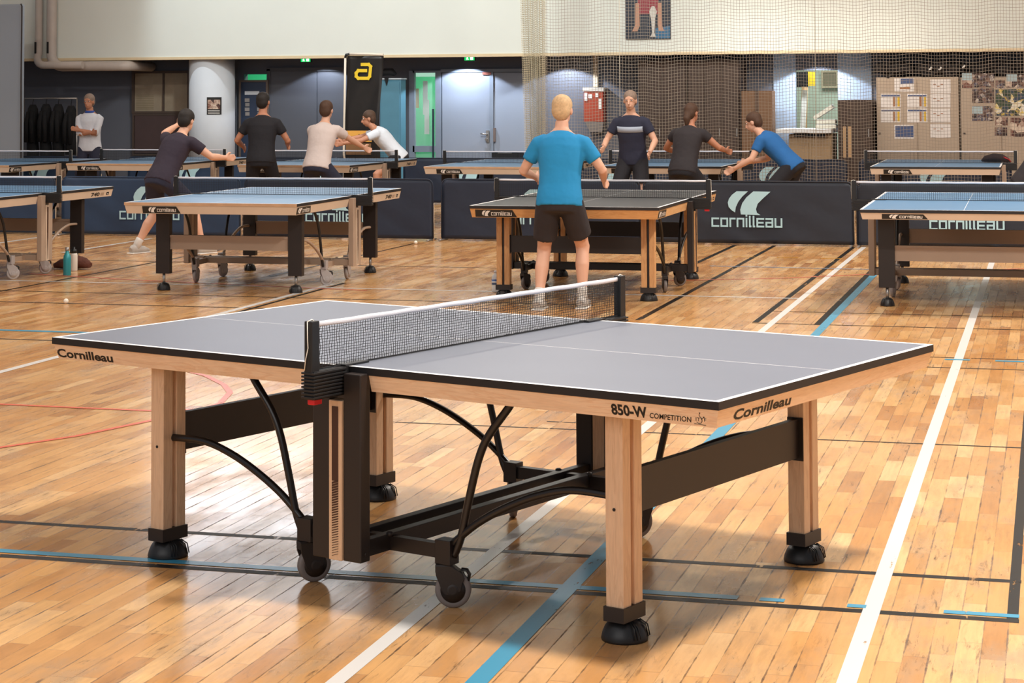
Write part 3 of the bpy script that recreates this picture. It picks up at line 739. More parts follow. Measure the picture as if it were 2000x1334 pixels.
# door with glass light into the green corridor
ds = MB(FRM)
a, b, c, d = rect(799, 138, 861, 300, Y0)
ga, gb_, gc, gd = rect(806, 142, 850, 285, Y0)
ds.b2(a, ga, Y0, YW+.02, 0, d).b2(gb_, b, Y0, YW+.02, 0, d).b2(ga, gb_, Y0, YW+.02, gd, d).b2(ga, gb_, Y0, YW+.02, at(825, 297, Y0).z, gc).b2(ga, gb_, Y0, YW+.02, 0, .35)
ds.b2(ga, ga+.03, Y0, YW+.02, 0, d)
do = ds.build('door_2', kind='structure'); MB(GLASS).b2(ga, gb_, YW-.02, YW-.01, .35, gd).build('pane', do)
MB(mat('dark_push_bar', '#26323a', .4)).b2(gb_-.045, gb_-.02, Y0-.03, Y0, .5, at(846, 213, Y0).z).build('door_handle', do)
tag(pane(MB(mat('yellow_notice', '#b99a4a', .6)), 808, 173, 818, 211, YW+.2, .01).build('notice'), 'yellow notice with a round emblem inside the green corridor', 'notice')
tag(pane(MB(mat('white_notice', '#dfe6df', .6)), 826, 158, 835, 224, YW+.25, .01).build('notice'), 'tall white notice strip inside the green corridor', 'notice')
tag(pane(MB(mat('white_notice', '#dfe6df', .6)), 829, 195, 838, 262, YW+.22, .01).build('notice'), 'lower white notice strip overlapping the tall one in the corridor', 'notice')
tag(pane(MB(mat('mint_light_panel', '#c6f3dc', .5, emit=.6)), 806, 142, 850, 150, YW+.5, .06).build('ceiling_light'), 'pale light panel over the green corridor behind the glass', 'ceiling light')
# light grey double door
dl = MB(FRM); a, b, c, d = rect(861, 140, 1046, 300, Y0); mx = X(962)
dl.b2(a, b, Y0, YW, d, d+.05).b2(mx-.03, mx+.03, Y0, YW-.03, 0, d).b2(b-.05, b, Y0, YW, 0, d)
do = dl.build('door_3', kind='structure')
MB(LGD).b2(a+.02, mx-.035, Y0+.015, YW-.002, .01, d-.01).build('door_leaf', do)
MB(LGD).b2(mx+.035, b-.05, Y0+.015, YW-.002, .01, d-.01).build('door_leaf', do)
MB(mat('dark_seam', '#3a3d44', .6)).b2(mx+.030, mx+.036, Y0-.002, YW, 0, d).build('seam', do)
hx = at(952, 265, Y0).x; hz = at(952, 262, Y0).z
h = MB(STEEL); h.b2(hx-.02, hx+.03, Y0-.012, Y0+.015, hz-.13, hz+.06); h.tube([(hx, Y0-.05, hz), (hx-.1, Y0-.055, hz+.008)], .011, 8); h.tube([(hx, Y0, hz), (hx, Y0-.05, hz)], .01, 8)
h.lathe([(.022, 0), (.022, .04)], (hx-.012, Y0, hz-.085), (0, -1, 0), 12); h.build('door_handle', do)
MB(mat('brown_fitting', '#6b5d59', .5)).b2(mx+.035, mx+.07, Y0-.03, Y0+.01, hz-.12, hz+.1).build('door_fitting', do)
MB(mat('red_brown_plate', '#9a5648', .5)).b2(at(942, 143, Y0).x, at(959, 143, Y0).x, Y0-.01, Y0+.012, at(950, 146, Y0).z, at(950, 141, Y0).z).build('door_plate', do)
# exit signs
EG = mat('exit_sign_green', '#14b858', .4, emit=1.3); EWH = mat('exit_sign_white', '#e8fff0', .4, emit=1.7); EB = mat('exit_sign_case', '#1c3326', .5)
for px, lab in ((597, 'green exit sign over the dark double door'), (917, 'green exit sign over the grey double door')):
    py = 117 if px < 700 else 114; Ye = YU+.45
    t, o = thing('exit_sign', lab, 'sign', px, Ye, 'green exit signs under the upper wall', py); z = at(px, py, Ye).z
    part(MB(EB).b2(o.x-.095, o.x+.095, Ye, Ye+.05, z-.04, z+.045), 'case', t, o)
    part(MB(EG).b2(o.x-.082, o.x+.082, Ye-.006, Ye, z-.032, z+.036), 'face', t, o)
    pc = MB(EWH); pc.lathe([(.009, 0), (.009, .004)], (o.x-.035, Ye-.006, z+.018), (0, -1, 0), 10)
    pc.prism([(-.05, -.025), (-.04, -.025), (-.032, -.008), (-.02, -.024), (-.012, -.02), (-.026, .004), (-.02, .012), (-.035, .012), (-.055, .002), (-.052, -.004), (-.042, .002)], (o.x, Ye-.008, z), (1, 0, 0), (0, 0, 1), .003)
    pc.b2(o.x+.015, o.x+.06, Ye-.009, Ye-.006, z-.024, z+.028); part(pc, 'pictogram', t, o)

# display case, jackets, poster on the column
CASEF = mat('dark_brown_frame', '#4d4039', .6); CORK = mat('beige_notice_board', '#9a8c78', .7, 0, .12, 6)
t, o = thing('display_case', 'brown framed two-pane notice case left of the round column', 'notice board', 312, YW-.09)
part(pane(MB(CORK), 260, 141, 368, 219, YW-.05, .04), 'back_board', t, o)
part(frame_(MB(CASEF), 257, 138, 370, 222, YW-.09, .08, .04), 'frame', t, o)
part(pane(MB(CASEF), 317, 141, 320, 219, YW-.085, .03), 'divider', t, o)
q = MB(mat('printed_sheet', '#86795f', .8))
for k in range(9): pane(q, 266, 185+k*3.4, 300, 186.4+k*3.4, YW-.053, .003)
part(q, 'printed_sheet', t, o)
t, o = thing('wall_pad', 'dark red-brown board hanging below the framed notice case', 'board', 312, YW-.07)
part(pane(MB(mat('red_brown_pad', '#4a3a3a', .7)), 262, 223, 368, 300, YW-.07, .06), 'pad', t, o, bevel=.01)
part(frame_(MB(CASEF), 258, 222, 370, 304, YW-.08, .05, .03), 'frame', t, o)
# poster on column
pz0, pz1 = at(415, 224, YU+.05).z, at(415, 190, YU+.05).z; a_, b_ = at(404, 200, YU+.05).x, at(427, 200, YU+.05).x
def photo_mat(name, cols, scale=18):
    if name in MC: return MC[name]
    m_ = bpy.data.materials.new(name); m_.use_nodes = True; q_ = N(m_); bb = q_.n['Principled BSDF']; tc = q_.n.new('ShaderNodeTexCoord')
    v = q_.n.new('ShaderNodeTexVoronoi'); v.inputs['Scale'].default_value = scale; q_.L.new(tc.outputs['Object'], v.inputs['Vector'])
    s_ = q_.n.new('ShaderNodeSeparateColor'); q_.L.new(v.outputs['Color'], s_.inputs[0])
    n_ = q_.noise(tc.outputs['Object'], scale*2.2, 4, .6)
    c_ = q_.ramp(q_.m('ADD', q_.m('MULTIPLY', s_.outputs[0], .55), q_.m('MULTIPLY', n_, .5)), cols)
    q_.L.new(c_, bb.inputs['Base Color']); bb.inputs['Roughness'].default_value = .45; MC[name] = m_; return m_
CROWD = photo_mat('crowd_photo_print', [(.2, '#1a1414'), (.42, '#4a3028'), (.55, '#8a6a58'), (.68, '#2b3350'), (.8, '#cbbcae')], 22)
TEAM = photo_mat('team_photo_print', [(.2, '#1c1a16'), (.4, '#3c4c30'), (.55, '#26355a'), (.66, '#d8b93a'), (.8, '#e2ddd0')], 14)
DUSK = photo_mat('dusk_photo_print', [(.3, '#3a2420'), (.5, '#7a4a3c'), (.62, '#a08070'), (.8, '#d8c4b0')], 12)
t = empty('poster', 'small dark poster stuck on the round pale column', 'poster', ((a_+b_)/2, YU+.06, 0))
org = Vector(((a_+b_)/2, YU+.06, 0))
def curved(mb, zlo, zhi, dr, m, w0=a_, w1=b_):
    R_ = .375+dr; n = 6; C = Vector((cx, YU+.42, 0))
    for k in range(n):
        xa, xb = w0+(w1-w0)*k/n, w0+(w1-w0)*(k+1)/n
        f_ = lambda x: (x, C.y-math.sqrt(R_**2-(x-C.x)**2))
        (x1, y1), (x2, y2) = f_(xa), f_(xb); mb.quad([(x1, y1, zlo), (x2, y2, zlo), (x2, y2, zhi), (x1, y1, zhi)], m)
    return mb
q = curved(MB(INK), pz0, pz1, .004, INK); part(q, 'sheet', t, org)
q = curved(MB(DUSK), pz0+.09, pz1-.04, .007, DUSK, a_+.015, b_-.015); part(q, 'picture', t, org)
q = MB(INKW)
for k in range(3): curved(q, pz0+.018+.022*k, pz0+.026+.022*k, .008, INKW, a_+.02, b_-.02)
part(q, 'printed_lines', t, org)
# dark jackets hanging at left
JAC = mat('black_jacket_cloth', '#141417', .85, 0, .15, 6, bump=.5, bscale=12)
t, o = thing('coat_rail', 'light metal coat rail holding dark jackets at far left', 'coat rail', 90, 22.4)
r_ = MB(STEEL)
for px in (46, 150):
    x = at(px, 250, 22.4).x; r_.tube([(x, 22.4, .0), (x, 22.4, 1.62)], .014, 8)
xa, xb = at(46, 250, 22.4).x, at(150, 250, 22.4).x; r_.tube([(xa, 22.4, 1.62), (xb, 22.4, 1.62)], .014, 8); part(r_, 'rail_frame', t, o)
for k, (px, wd, zt, zb, lab) in enumerate(((58, .098, 1.52, .55, 'leftmost black jacket hanging on the coat rail'), (84, .098, 1.53, .50, 'second black jacket from the left on the coat rail'),
        (108, .098, 1.53, .62, 'black jacket in the middle of the coat rail'), (133, .098, 1.50, .7, 'rightmost dark jacket on the coat rail behind the white shirt'))):
    x = at(px, 250, 22.3).x; j = MB(JAC); Yj = 22.40
    j.tube([(x, Yj, zb), (x+.01, Yj, zb+.2), (x-.01, Yj, zb+.45), (x, Yj, zt-.2), (x, Yj, zt-.07), (x, Yj, zt)],
           [(.10, wd*.95), (.11, wd), (.10, wd*.9), (.11, wd), (.09, wd*.8), (.04, .05)], 20, cap=True)
    for s in (-1, 1): j.tube([(x+s*.03, Yj-.09, zt-.12), (x+s*.045, Yj-.13, zt-.3), (x+s*.05, Yj-.12, zt-.62)], [.035, .042, .035], 12)
    j.tube([(x, Yj, zt-.01), (x, Yj, zt+.03), (x+.012, Yj, 1.606)], .006, 8)
    jo = j.build('jacket'); tag(jo, lab, 'jacket', 'dark jackets on the coat rail')

# blue teal locker, bag on it
TEAL = mat('teal_blue_locker_paint', '#4f8298', .5, 0, .04)
t, o = thing('locker', 'tall teal blue metal locker right of the black banner', 'locker', 768, 22.9)
a, b, c, d = rect(742, 155, 783, 300, 22.9); part(MB(TEAL).b2(a, b, 22.9, 23.15, .02, d), 'body', t, o, bevel=.01)
part(MB(mat('teal_door', '#55889f', .5)).b2(a+.02, b-.02, 22.88, 22.9, .1, d-.04), 'door', t, o)
part(MB(mat('pale_top', '#c7d3dc', .5)).b2(a-.01, b+.01, 22.88, 23.17, d, d+.02), 'top_plate', t, o)
bg = MB(JAC); p = at(765, 152, 23.1)
bg.tube([(p.x-.14, 23.02, d+.08), (p.x-.08, 23.02, d+.12), (p.x+.03, 23.02, d+.12), (p.x+.09, 23.02, d+.08)], [(.05, .03), (.09, .06), (.09, .06), (.05, .03)], 14)
bg.prism([(-.02, 0), (.05, 0), (.02, -.13)], (p.x-.02, 22.86, d+.03), (1, 0, 0), (0, 0, 1), .02)
bo = bg.build('bag'); tag(bo, 'black bag slumped on top of the teal blue locker', 'bag')

# black flag banner
YB = 21.2
BK = mat('black_banner_cloth', '#17120f', .45, 0, .05, bump=.3, bscale=3); YEL = mat('yellow_print', '#e3c02a', .5); CRM = mat('cream_pole', '#e6d9c8', .35)
t, o = thing('banner', 'tall black flag banner with a yellow emblem on a cream pole', 'banner', 710, YB)
P_ = lambda x, y: tuple(at(x, y, YB))
bn = MB(BK); nx, nz = 10, 30; g = []
for j in range(nz+1):
    v = j/nz; y = 109+(312-109)*v; xl = 678-4*v*(1 if v < 1 else 1); xr = 749-10*min(v*1.6, 1)+ (3*v)
    g.append([bn.bm.verts.new((lambda q_: (q_[0], q_[1]+.02*math.sin(i*.7+j*.25), q_[2]))(P_(xl+(xr-xl)*i/nx, y))) for i in range(nx+1)])
for j in range(nz):
    for i in range(nx):
        f = bn.bm.faces.new((g[j][i], g[j][i+1], g[j+1][i+1], g[j+1][i])); f.smooth = True
bo = part(bn, 'flag_cloth', t, o); sd = bo.modifiers.new('s', 'SOLIDIFY'); sd.thickness = .004
YE2 = mat('orange_yellow_band', '#e0a54a', .5)
part(MB(YE2).prism([(0, 0), (.42, 0), (.42, .17), (0, .17)], Vector(P_(676, 277))+Vector((0, -.035, 0)), (1, 0, 0), (0, 0, 1), .004), 'lower_band', t, o)
q = MB(INK); pz_ = Vector(P_(679, 273))+Vector((0, -.04, 0)); put_text(q, 'andro', pz_, (1, 0, 0), (0, 0, 1), (0, -1, 0), .35, .09, .01, INK); part(q, 'band_lettering', t, o)
q = MB(mat('brown_print', '#7d5a38', .5)); q.prism([(0, 0), (.40, 0), (.40, .17), (0, .17)], Vector(P_(677, 302))+Vector((0, -.03, 0)), (1, 0, 0), (0, 0, 1), .004); part(q, 'base_print', t, o)
lg = MB(YEL)
def pstroke(mb, P, wd, Yp, m=None):
    V = [Vector(P_(x, y))+Vector((0, Yp, 0)) for x, y in P]
    for k in range(len(V)-1):
        dr = (V[k+1]-V[k]).normalized(); nn = dr.cross(Vector((0, 1, 0))).normalized()*wd/2; e = dr*wd*.42
        A, B = V[k]-e, V[k+1]+e; ly = Vector((0, -.0012*k, 0))
        mb.quad([A+nn+ly, B+nn+ly, B-nn+ly, A-nn+ly], m)
pstroke(lg, [(709, 126), (722, 126), (726, 130), (724, 149), (721, 153), (702, 153), (698, 149), (698, 143), (702, 138), (717, 138)], .048, -.045)
part(lg, 'emblem', t, o)
pl = MB(CRM)
pl.tube([P_(674, 316), P_(671.5, 300), P_(673, 200), P_(674.5, 112)], .017, 10); pl.tube([P_(682, 105.5), P_(720, 105.5), P_(749, 107)], .019, 10)
xx, yy, zz = P_(672, 310); pl.tube([(xx, yy, .0), (xx, yy, zz)], .017, 10); part(pl, 'pole', t, o)
part(MB(CHAR).tube([P_(674.5, 113), P_(676, 107), P_(683, 105.5)], .021, 10), 'corner_joint', t, o)
part(MB(CHAR).lathe([(.2, 0), (.19, .03), (.03, .045)], (xx, yy, 0), seg=20), 'base', t, o)

# black case behind the back barriers
t, o = thing('equipment_case', 'low black equipment case standing behind the back barrier by the grey door', 'case', 985, 22.3)
a, b, c, d = rect(960, 297, 1012, 310, 22.3); part(MB(CHAR).b2(a, b, 22.3, 22.65, .0, d), 'box', t, o, bevel=.01); part(MB(STEEL).b2(a+.1, b-.1, 22.29, 22.3, d-.02, d), 'clasp', t, o)

# right part: pillar trunking, hose cabinet, switch
part_ = MB(mat('cream_trunking', '#c9b79c', .6)); a, b, c, d = rect(1157, 105, 1165, 172, YW-.12)
tag(part_.b2(a, b, YW-.06, YW-.002, at(1160, 170, YW-.06).z, ZS+.02).build('cable_trunking'), 'cream trunking running down to the red hose cabinet', 'trunking')
REDC = mat('red_cabinet_paint', '#a8432c', .45, 0, .05)
t, o = thing('hose_cabinet', 'red fire hose cabinet with white stickers on the back wall', 'cabinet', 1159, YW-.22)
a, b, c, d = rect(1140, 178, 1178, 238, YW-.22); dz = at(1159, 171, YW-.22).z
part(MB(REDC).b2(a, b, YW-.22, YW-.002, c, d), 'body', t, o, bevel=.008)
part(MB(mat('white_cabinet_top', '#cfc9bf', .5)).b2(a-.01, b+.01, YW-.23, YW-.002, d, dz), 'top', t, o)
part(MB(mat('shade_grey', '#77706c', .6)).prism([(a-o.x+.02, 0), (b-o.x, 0), (b-o.x-.02, -.16), (a-o.x+.10, -.16)], (o.x, YW-.12, c), (1, 0, 0), (0, 0, 1), .2), 'lower_cone', t, o)
q = MB(INKW)
for r4 in ((1141, 181, 1147, 197), (1149, 184, 1156, 192), (1163, 182, 1168, 190), (1169, 193, 1175, 213)): pane(q, *r4, YW-.228, .004)
part(q, 'stickers', t, o)
q = pane(MB(mat('ivory_switch', '#d9cfc0', .5)), 1096, 200, 1105, 211, YW-.03, .028).build('light_switch'); tag(q, 'small ivory switch left of the red hose cabinet', 'switch')
# pale blue wall pieces, lamplit brightness put into the colour, around the office opening and left of the cabinet
wb = MB(PALEB); a, b, c, d = rect(1512, 125, 1554, 300, YW-.012); wb.b2(a, b, YW-.014, YW-.002, 0, ZS+.02); a, b, c, d = rect(1638, 125, 1702, 300, YW-.012); wb.b2(a, b, YW-.014, YW-.002, 0, ZS+.02)
wb.build('wall_lit_patch', kind='structure')
# dark storage: tall brown cabinets
BRN = mat('dark_brown_cabinet', '#3d2c22', .6, 0, .1, 3); BRN2 = mat('brown_cardboard', '#6a4c34', .75, 0, .08, 3)
def cabinet(px0, px1, ytop, Y, m, label, doors=2, dm=None):
    t, o = thing('storage_cabinet', label, 'cabinet', (px0+px1)/2, Y); a, b, c, d = rect(px0, ytop, px1, 300, Y)
    part(MB(m).b2(a, b, Y, YW-.01, .0, d), 'body', t, o, bevel=.006)
    for k in range(doors):
        x0, x1 = a+(b-a)*k/doors+.012, a+(b-a)*(k+1)/doors-.012
        dr = part(MB(dm or m).b2(x0, x1, Y-.018, Y, .06, d-.03), 'door', t, o, bevel=.003)
        MB(STEEL).b2(x1-.04, x1-.025, Y-.03, Y-.018, 1.0, 1.12).build('handle', dr)
    return t, o
cabinet(1248, 1340, 116, 22.9, BRN, 'tall dark brown cabinet right of the red hose cabinet', 2)
cabinet(1344, 1444, 116, 22.9, BRN, 'second tall dark brown cabinet beside the brown carton stack', 3)
t, o = thing('carton', 'large brown carton board leaning before the wall right of the dark cabinets', 'carton', 1470, 22.7)
a, b, c, d = rect(1449, 177, 1508, 300, 22.75); part(MB(BRN2).b2(a, b, 22.75, 23.1, .0, d), 'box', t, o, bevel=.006)
part(MB(mat('carton_tape', '#4a3526', .6)).b2((a+b)/2-.03, (a+b)/2+.03, 22.744, 22.75, 0, d), 'tape_strip', t, o)
# office: contents behind the opening
OY_ = YW+1.2
t, o = thing('flag', 'black and yellow flag hanging inside the lit office', 'flag', 1575, OY_)
part(pane(MB(CHAR), 1556, 140, 1578, 170, OY_, .01), 'black_cloth', t, o); part(pane(MB(YEL), 1578, 140, 1592, 168, OY_+.01, .01), 'yellow_cloth', t, o)
t, o = thing('picture_frame', 'pale framed picture on the office wall', 'picture', 1620, YW+1.9)
part(frame_(MB(mat('pale_wood_frame', '#b0a68c', .6)), 1604, 138, 1637, 172, YW+1.9, .03, .03), 'frame', t, o); part(pane(MB(mat('dim_print', '#6f6a55', .6)), 1607, 140, 1635, 169, YW+1.92, .01), 'print', t, o)
q = MB(mat('brown_roll', '#a07f58', .7)); p = at(1570, 205, YW+.9); q.tube([(p.x-.05, YW+.9, .0), (p.x+.02, YW+.9, 1.75)], .05, 12); tag(q.build('cardboard_roll'), 'tall brown roll standing just inside the office opening', 'roll')
q = MB(mat('white_foam', '#dcdacf', .6)); p = at(1566, 205, YW+.8); q.box((p.x, YW+.8, .95), (.08, .05, 1.5), rot=Matrix.Rotation(R(4), 3, 'Y')); tag(q.build('white_board'), 'narrow white board leaning in the office beside the roll', 'board')
# office counter with trays
CTR = mat('tan_counter_front', '#a58a68', .6, 0, .06, 4); WTOP = mat('white_counter_top', '#d9d9d8', .4)
t, o = thing('counter', 'tan two-door counter with a white top before the office', 'counter', 1585, 22.5)
a, b, c, d = rect(1541, 262, 1624, 312, 22.5); part(MB(CTR).b2(a, b, 22.5, 23.3, 0, d), 'body', t, o, bevel=.005)
tz = at(1580, 252, 22.4).z; a2, b2_ = at(1516, 250, 22.4).x, at(1624, 250, 22.4).x
part(MB(WTOP).b2(a2, b2_, 22.35, 23.35, tz-.06, tz-.0), 'counter_top', t, o, bevel=.004)
part(MB(CHAR).b2(at(1550, 255, 22.4).x, at(1610, 255, 22.4).x, 22.47, 22.5, tz-.12, tz-.075), 'dark_grip_rail', t, o)
for k in range(2):
    x0, x1 = a+(b-a)*k/2+.02, a+(b-a)*(k+1)/2-.02
    for (za, zb_) in ((.06, d*.52), (d*.55, d-.12)): part(MB(mat('tan_door', '#9a7f5e', .6)).b2(x0, x1, 22.485, 22.5, za, zb_), 'door', t, o, bevel=.003)
for k, (ang, dz_, wd, lab) in enumerate(((0, .03, .30, 'lowest white tray on the counter'), (0, .10, .28, 'upper flat white tray on the counter'), (-33, .24, .32, 'white tray tilted steeply on the counter'))):
    p = at(1615, 240, 22.8); q = MB(mat('white_tray', '#d8d8cc', .5)); q.box((0, 0, 0), (wd, .3, .05), rot=Matrix.Rotation(R(ang), 3, 'Y'))
    q.box((0, 0, .03), (wd*.94, .28, .012), rot=Matrix.Rotation(R(ang), 3, 'Y'), m=WTOP)
    oo = q.build('tray', loc=(p.x-(.04 if k == 2 else 0), 22.8, tz+dz_)); tag(oo, lab, 'tray', None)
# brown cabinet right of counter
t, o = cabinet(1637, 1702, 195, 22.6, BRN, 'dark brown cabinet with two pale strips right of the counter', 1)
q = MB(mat('pale_strip', '#b7946c', .6)); pane(q, 1647, 247, 1652, 308, 22.575, .01); pane(q, 1657, 247, 1663, 308, 22.575, .01); part(q, 'pale_strips', t, o)
# tan lockers with notices
TAN = mat('tan_locker_paint', '#b3a08c', .6, 0, .04, 2); YL = 22.9
for (p0, p1, lab) in ((1713, 1872, 'wide tan locker with white and yellow notices'), (1878, 2034, 'wide tan locker covered with team photographs')):
    t, o = thing('locker', lab, 'locker', (p0+p1)/2, YL); a, b, c, d = rect(p0, 150, p1, 300, YL)
    part(MB(TAN).b2(a, b, YL, YW-.01, 0, d), 'body', t, o, bevel=.006)
    for k in range(2): part(MB(TAN).b2(a+(b-a)*k/2+.006, a+(b-a)*(k+1)/2-.006, YL-.015, YL, .08, d-.03), 'door', t, o, bevel=.003)
    part(MB(CHAR).b2(a+.03, a+.06, YL-.03, YL-.015, at(1716, 259, YL).z-.02, at(1716, 259, YL).z+.0), 'latch', t, o)
ch = at(1875, 250, YL).x
WPP = mat('white_paper', '#e4ddd8', .7, 0, .02)
PBL = mat('blue_print', '#46567e', .6); PYE = mat('yellow_column_print', '#d8b02c', .6); PBR = mat('brown_column_print', '#a06a40', .6)
def sheet(x0, y0, x1, y1, label, group=None, fill=None, extras=(), m=None, name='notice', cat='notice', Y=None):
    Yp = (Y or YL)-.020; t, o = thing(name, label, cat, (x0+x1)/2, Yp, group)
    part(pane(MB(m or WPP), x0, y0, x1, y1, Yp, .003), 'sheet', t, o)
    for nm, mm, rr in extras: part(pane(MB(mm), *rr, Yp-.002, .002), nm, t, o)
ROWS = (('upper left', 1720, 183), ('upper right', 1772, 183), ('lower left', 1720, 212), ('lower right', 1772, 212))
for nm, x, y in ROWS:
    sheet(x, y, x+39, y+27, '%s of the four white results sheets with yellow columns' % nm, 'results sheets on the tan locker', extras=(('heading', PBL, (x+1.5, y+2.5, x+37.5, y+5.5)), ('brown_column', PBR, (x+24, y+6, x+28, y+25)), ('grey_column', mat('grey_print', '#b5aca6', .6), (x+29, y+6, x+32, y+25)), ('yellow_column', PYE, (x+33, y+6, x+37, y+25))))
sheet(1747, 153, 1785, 179, 'white notice with a blue picture at the top of the tan locker', extras=(('picture', PBL, (1759, 153.5, 1784, 164)), ('sketch', PBR, (1757, 170, 1778, 174))))
sheet(1747, 244, 1785, 271, 'blue notice with a white border at the bottom of the locker', extras=(('picture', PBL, (1749, 246, 1784, 268)),))
for k, (y, nm) in enumerate(((155, 'topmost'), (183, 'second from top'), (212, 'third from top'), (242, 'lowest'))):
    ex = [('sketch', PBR, (1823+q_*7, y+9+(q_ % 2)*4, 1828+q_*7, y+10.5+(q_ % 2)*4)) for q_ in range(3)]
    sheet(1817.5, y, 1856.5, y+27, '%s white sketch sheet in the right column of the notice locker' % nm, 'sketch sheets on the tan locker', extras=ex)
PALEP = mat('pale_sky_print', '#a9bcc0', .6)
for x0, y0, x1, y1, mm, lab in ((1899, 143, 1941, 171, CROWD, 'crowd photo at the top left of the photo locker'), (1899, 172.5, 1941, 201, CROWD, 'crowd photo directly under the top left one'),
        (1944, 157, 1963, 171.5, CROWD, 'small dark photo between two larger photos at the top'), (1966, 145, 1986, 171, DUSK, 'dusk photo at the top right of the photo locker'), (1987, 146, 2003, 171, CROWD, 'crowd photo at the top right photo edge'),
        (1879, 143, 1898, 172, DUSK, 'sunset photo at the top left corner of the photo locker'), (1944, 174, 2006, 226, TEAM, 'large team photo with yellow shirts in the middle of the locker'),
        (1899, 207, 1940, 236, CROWD, 'photo pair low on the left of the photo locker'), (1944, 229, 1968, 245, DUSK, 'stage photo under the large team photo'),
        (1943, 249, 1967, 265, CROWD, 'lowest small photo under the stage photo'), (1974, 230, 2008, 267, DUSK, 'large pinkish photo at the lower right photo edge')):
    ex = ()
    if mm is DUSK and y0 < 150: ex = (('sky_area', PALEP, (x0, y0, x1, y0+14)),)
    if x0 == 1899 and y0 == 207: ex = (('sky_area', PALEP, (1899, 208, 1919, 222)),)
    sheet(x0, y0, x1, y1, lab, 'photographs on the tan locker', extras=ex, m=mm, name='photograph', cat='photograph')
# dark nets piled on the lockers
PILE = mat('dark_folded_netting', '#221d1d', .95, 0, .2, 10, bump=.8, bscale=30)
for k, (x0, x1, zt, lab) in enumerate(((1706, 1783, 0, 'heap of dark folded netting at the left on the lockers'), (1787, 1884, 0, 'heap of dark folded netting in the middle with white clips'), (1888, 2040, 0, 'heap of dark folded netting at the right photo edge on the lockers'))):
    zb = at(1800, 150, YL).z; X0, X1 = at(x0, 150, YL).x, at(x1, 150, YL).x; q = MB(PILE); n = 14; random.seed(k+3)
    pts = []; rr = []
    for j in range(n+1):
        u = j/n; pts.append((X0+(X1-X0)*u, YL+.32, zb+.132+.006*math.sin(j))); e = math.sin(math.pi*min(max(u, .04), .96))**.35; rr.append((.30*e, (.115+.004*math.sin(j*2.1))*e))
    q.tube(pts, rr, 20)
    for j in range(9):
        u0 = random.uniform(.05, .7); u1 = u0+.25; yb = YL+.0; zz = zb+random.uniform(.03, .2)
        q.tube([(X0+(X1-X0)*u0, yb+.03, zz), (X0+(X1-X0)*(u0+u1)/2, yb-.0, zz-.05*random.random()), (X0+(X1-X0)*u1, yb+.03, zz+.03)], .02, 8)
    for jj in range(3): ball_at = (X0+(X1-X0)*(.2+.3*jj), YL+.06, zb+.10); q.tube([(ball_at[0]-.13, YL+.05, zb+.07), (ball_at[0]-.04, YL+.03, zb+.11), (ball_at[0]+.06, YL+.04, zb+.10), (ball_at[0]+.14, YL+.05, zb+.07)], [.015, .055, .05, .015], 12)
    qo = q.build('folded_netting')
    if k == 1:
        for px, py in ((1814, 136), (1833, 136), (1879, 132)):
            p = at(px, py, YL-.06); MB(INKW).tube([p, p+Vector((.03, 0, .01)), p+Vector((.04, 0, .04))], .014, 8).build('white_clip', qo)
    tag(qo, lab, 'netting', 'dark nets piled on the lockers')

# picture on the upper wall
t, o = thing('wall_poster', 'dark poster of a player holding a silver trophy, on the upper wall behind the net', 'poster', 1265, YU-.03)
a, b, c, d = rect(1222, 10, 1309, 77, YU-.03); top = d+.95
part(MB(mat('dark_poster_print', '#232a38', .5, 0, .15, 3)).b2(a, b, YU-.03, YU-.002, c, top), 'board', t, o)
U = lambda f: a+(b-a)*f
q = MB(mat('crimson_shirt_print', '#8c2f3a', .5)); q.prism([(U(.3)-o.x, c+.38), (U(.72)-o.x, c+.38), (U(.78)-o.x, c+.9), (U(.24)-o.x, c+.9)], (o.x, YU-.035, 0), (1, 0, 0), (0, 0, 1), .004); part(q, 'shirt_print', t, o)
q = MB(mat('skin_print', '#b98a70', .5))
for s, f in ((-1, .27), (1, .77)):
    q.prism([(U(f)-o.x-.03, c+.55), (U(f)-o.x+.03, c+.55), (U(f)-o.x+.035-s*.0, c+.2), (U(f+s*.05)-o.x+.03, c+.12), (U(f+s*.05)-o.x-.05, c+.12), (U(f)-o.x-.035, c+.22)], (o.x, YU-.0375, 0), (1, 0, 0), (0, 0, 1), .003)
q.lathe([(.07, 0), (.07, .004)], (U(.5), YU-.04, c+1.02), (0, 1, 0), 16); part(q, 'arms_print', t, o)
q = MB(mat('silver_print', '#c8c4bd', .5)); xm = U(.62)-o.x
q.prism([(xm-.05, c+.03), (xm+.05, c+.03), (xm+.03, c+.06), (xm+.018, c+.1), (xm+.03, c+.3), (xm+.06, c+.42), (xm+.02, c+.5), (xm-.02, c+.5), (xm-.06, c+.42), (xm-.03, c+.3), (xm-.018, c+.1), (xm-.03, c+.06)], (o.x, YU-.041, 0), (1, 0, 0), (0, 0, 1), .003); part(q, 'trophy_print', t, o)
q = MB(mat('blue_floor_print', '#2f6488', .5)); q.prism([(U(.66)-o.x, c+.01), (U(.99)-o.x, c+.01), (U(.99)-o.x, c+.2), (U(.66)-o.x, c+.16)], (o.x, YU-.034, 0), (1, 0, 0), (0, 0, 1), .003); part(q, 'blue_print', t, o)

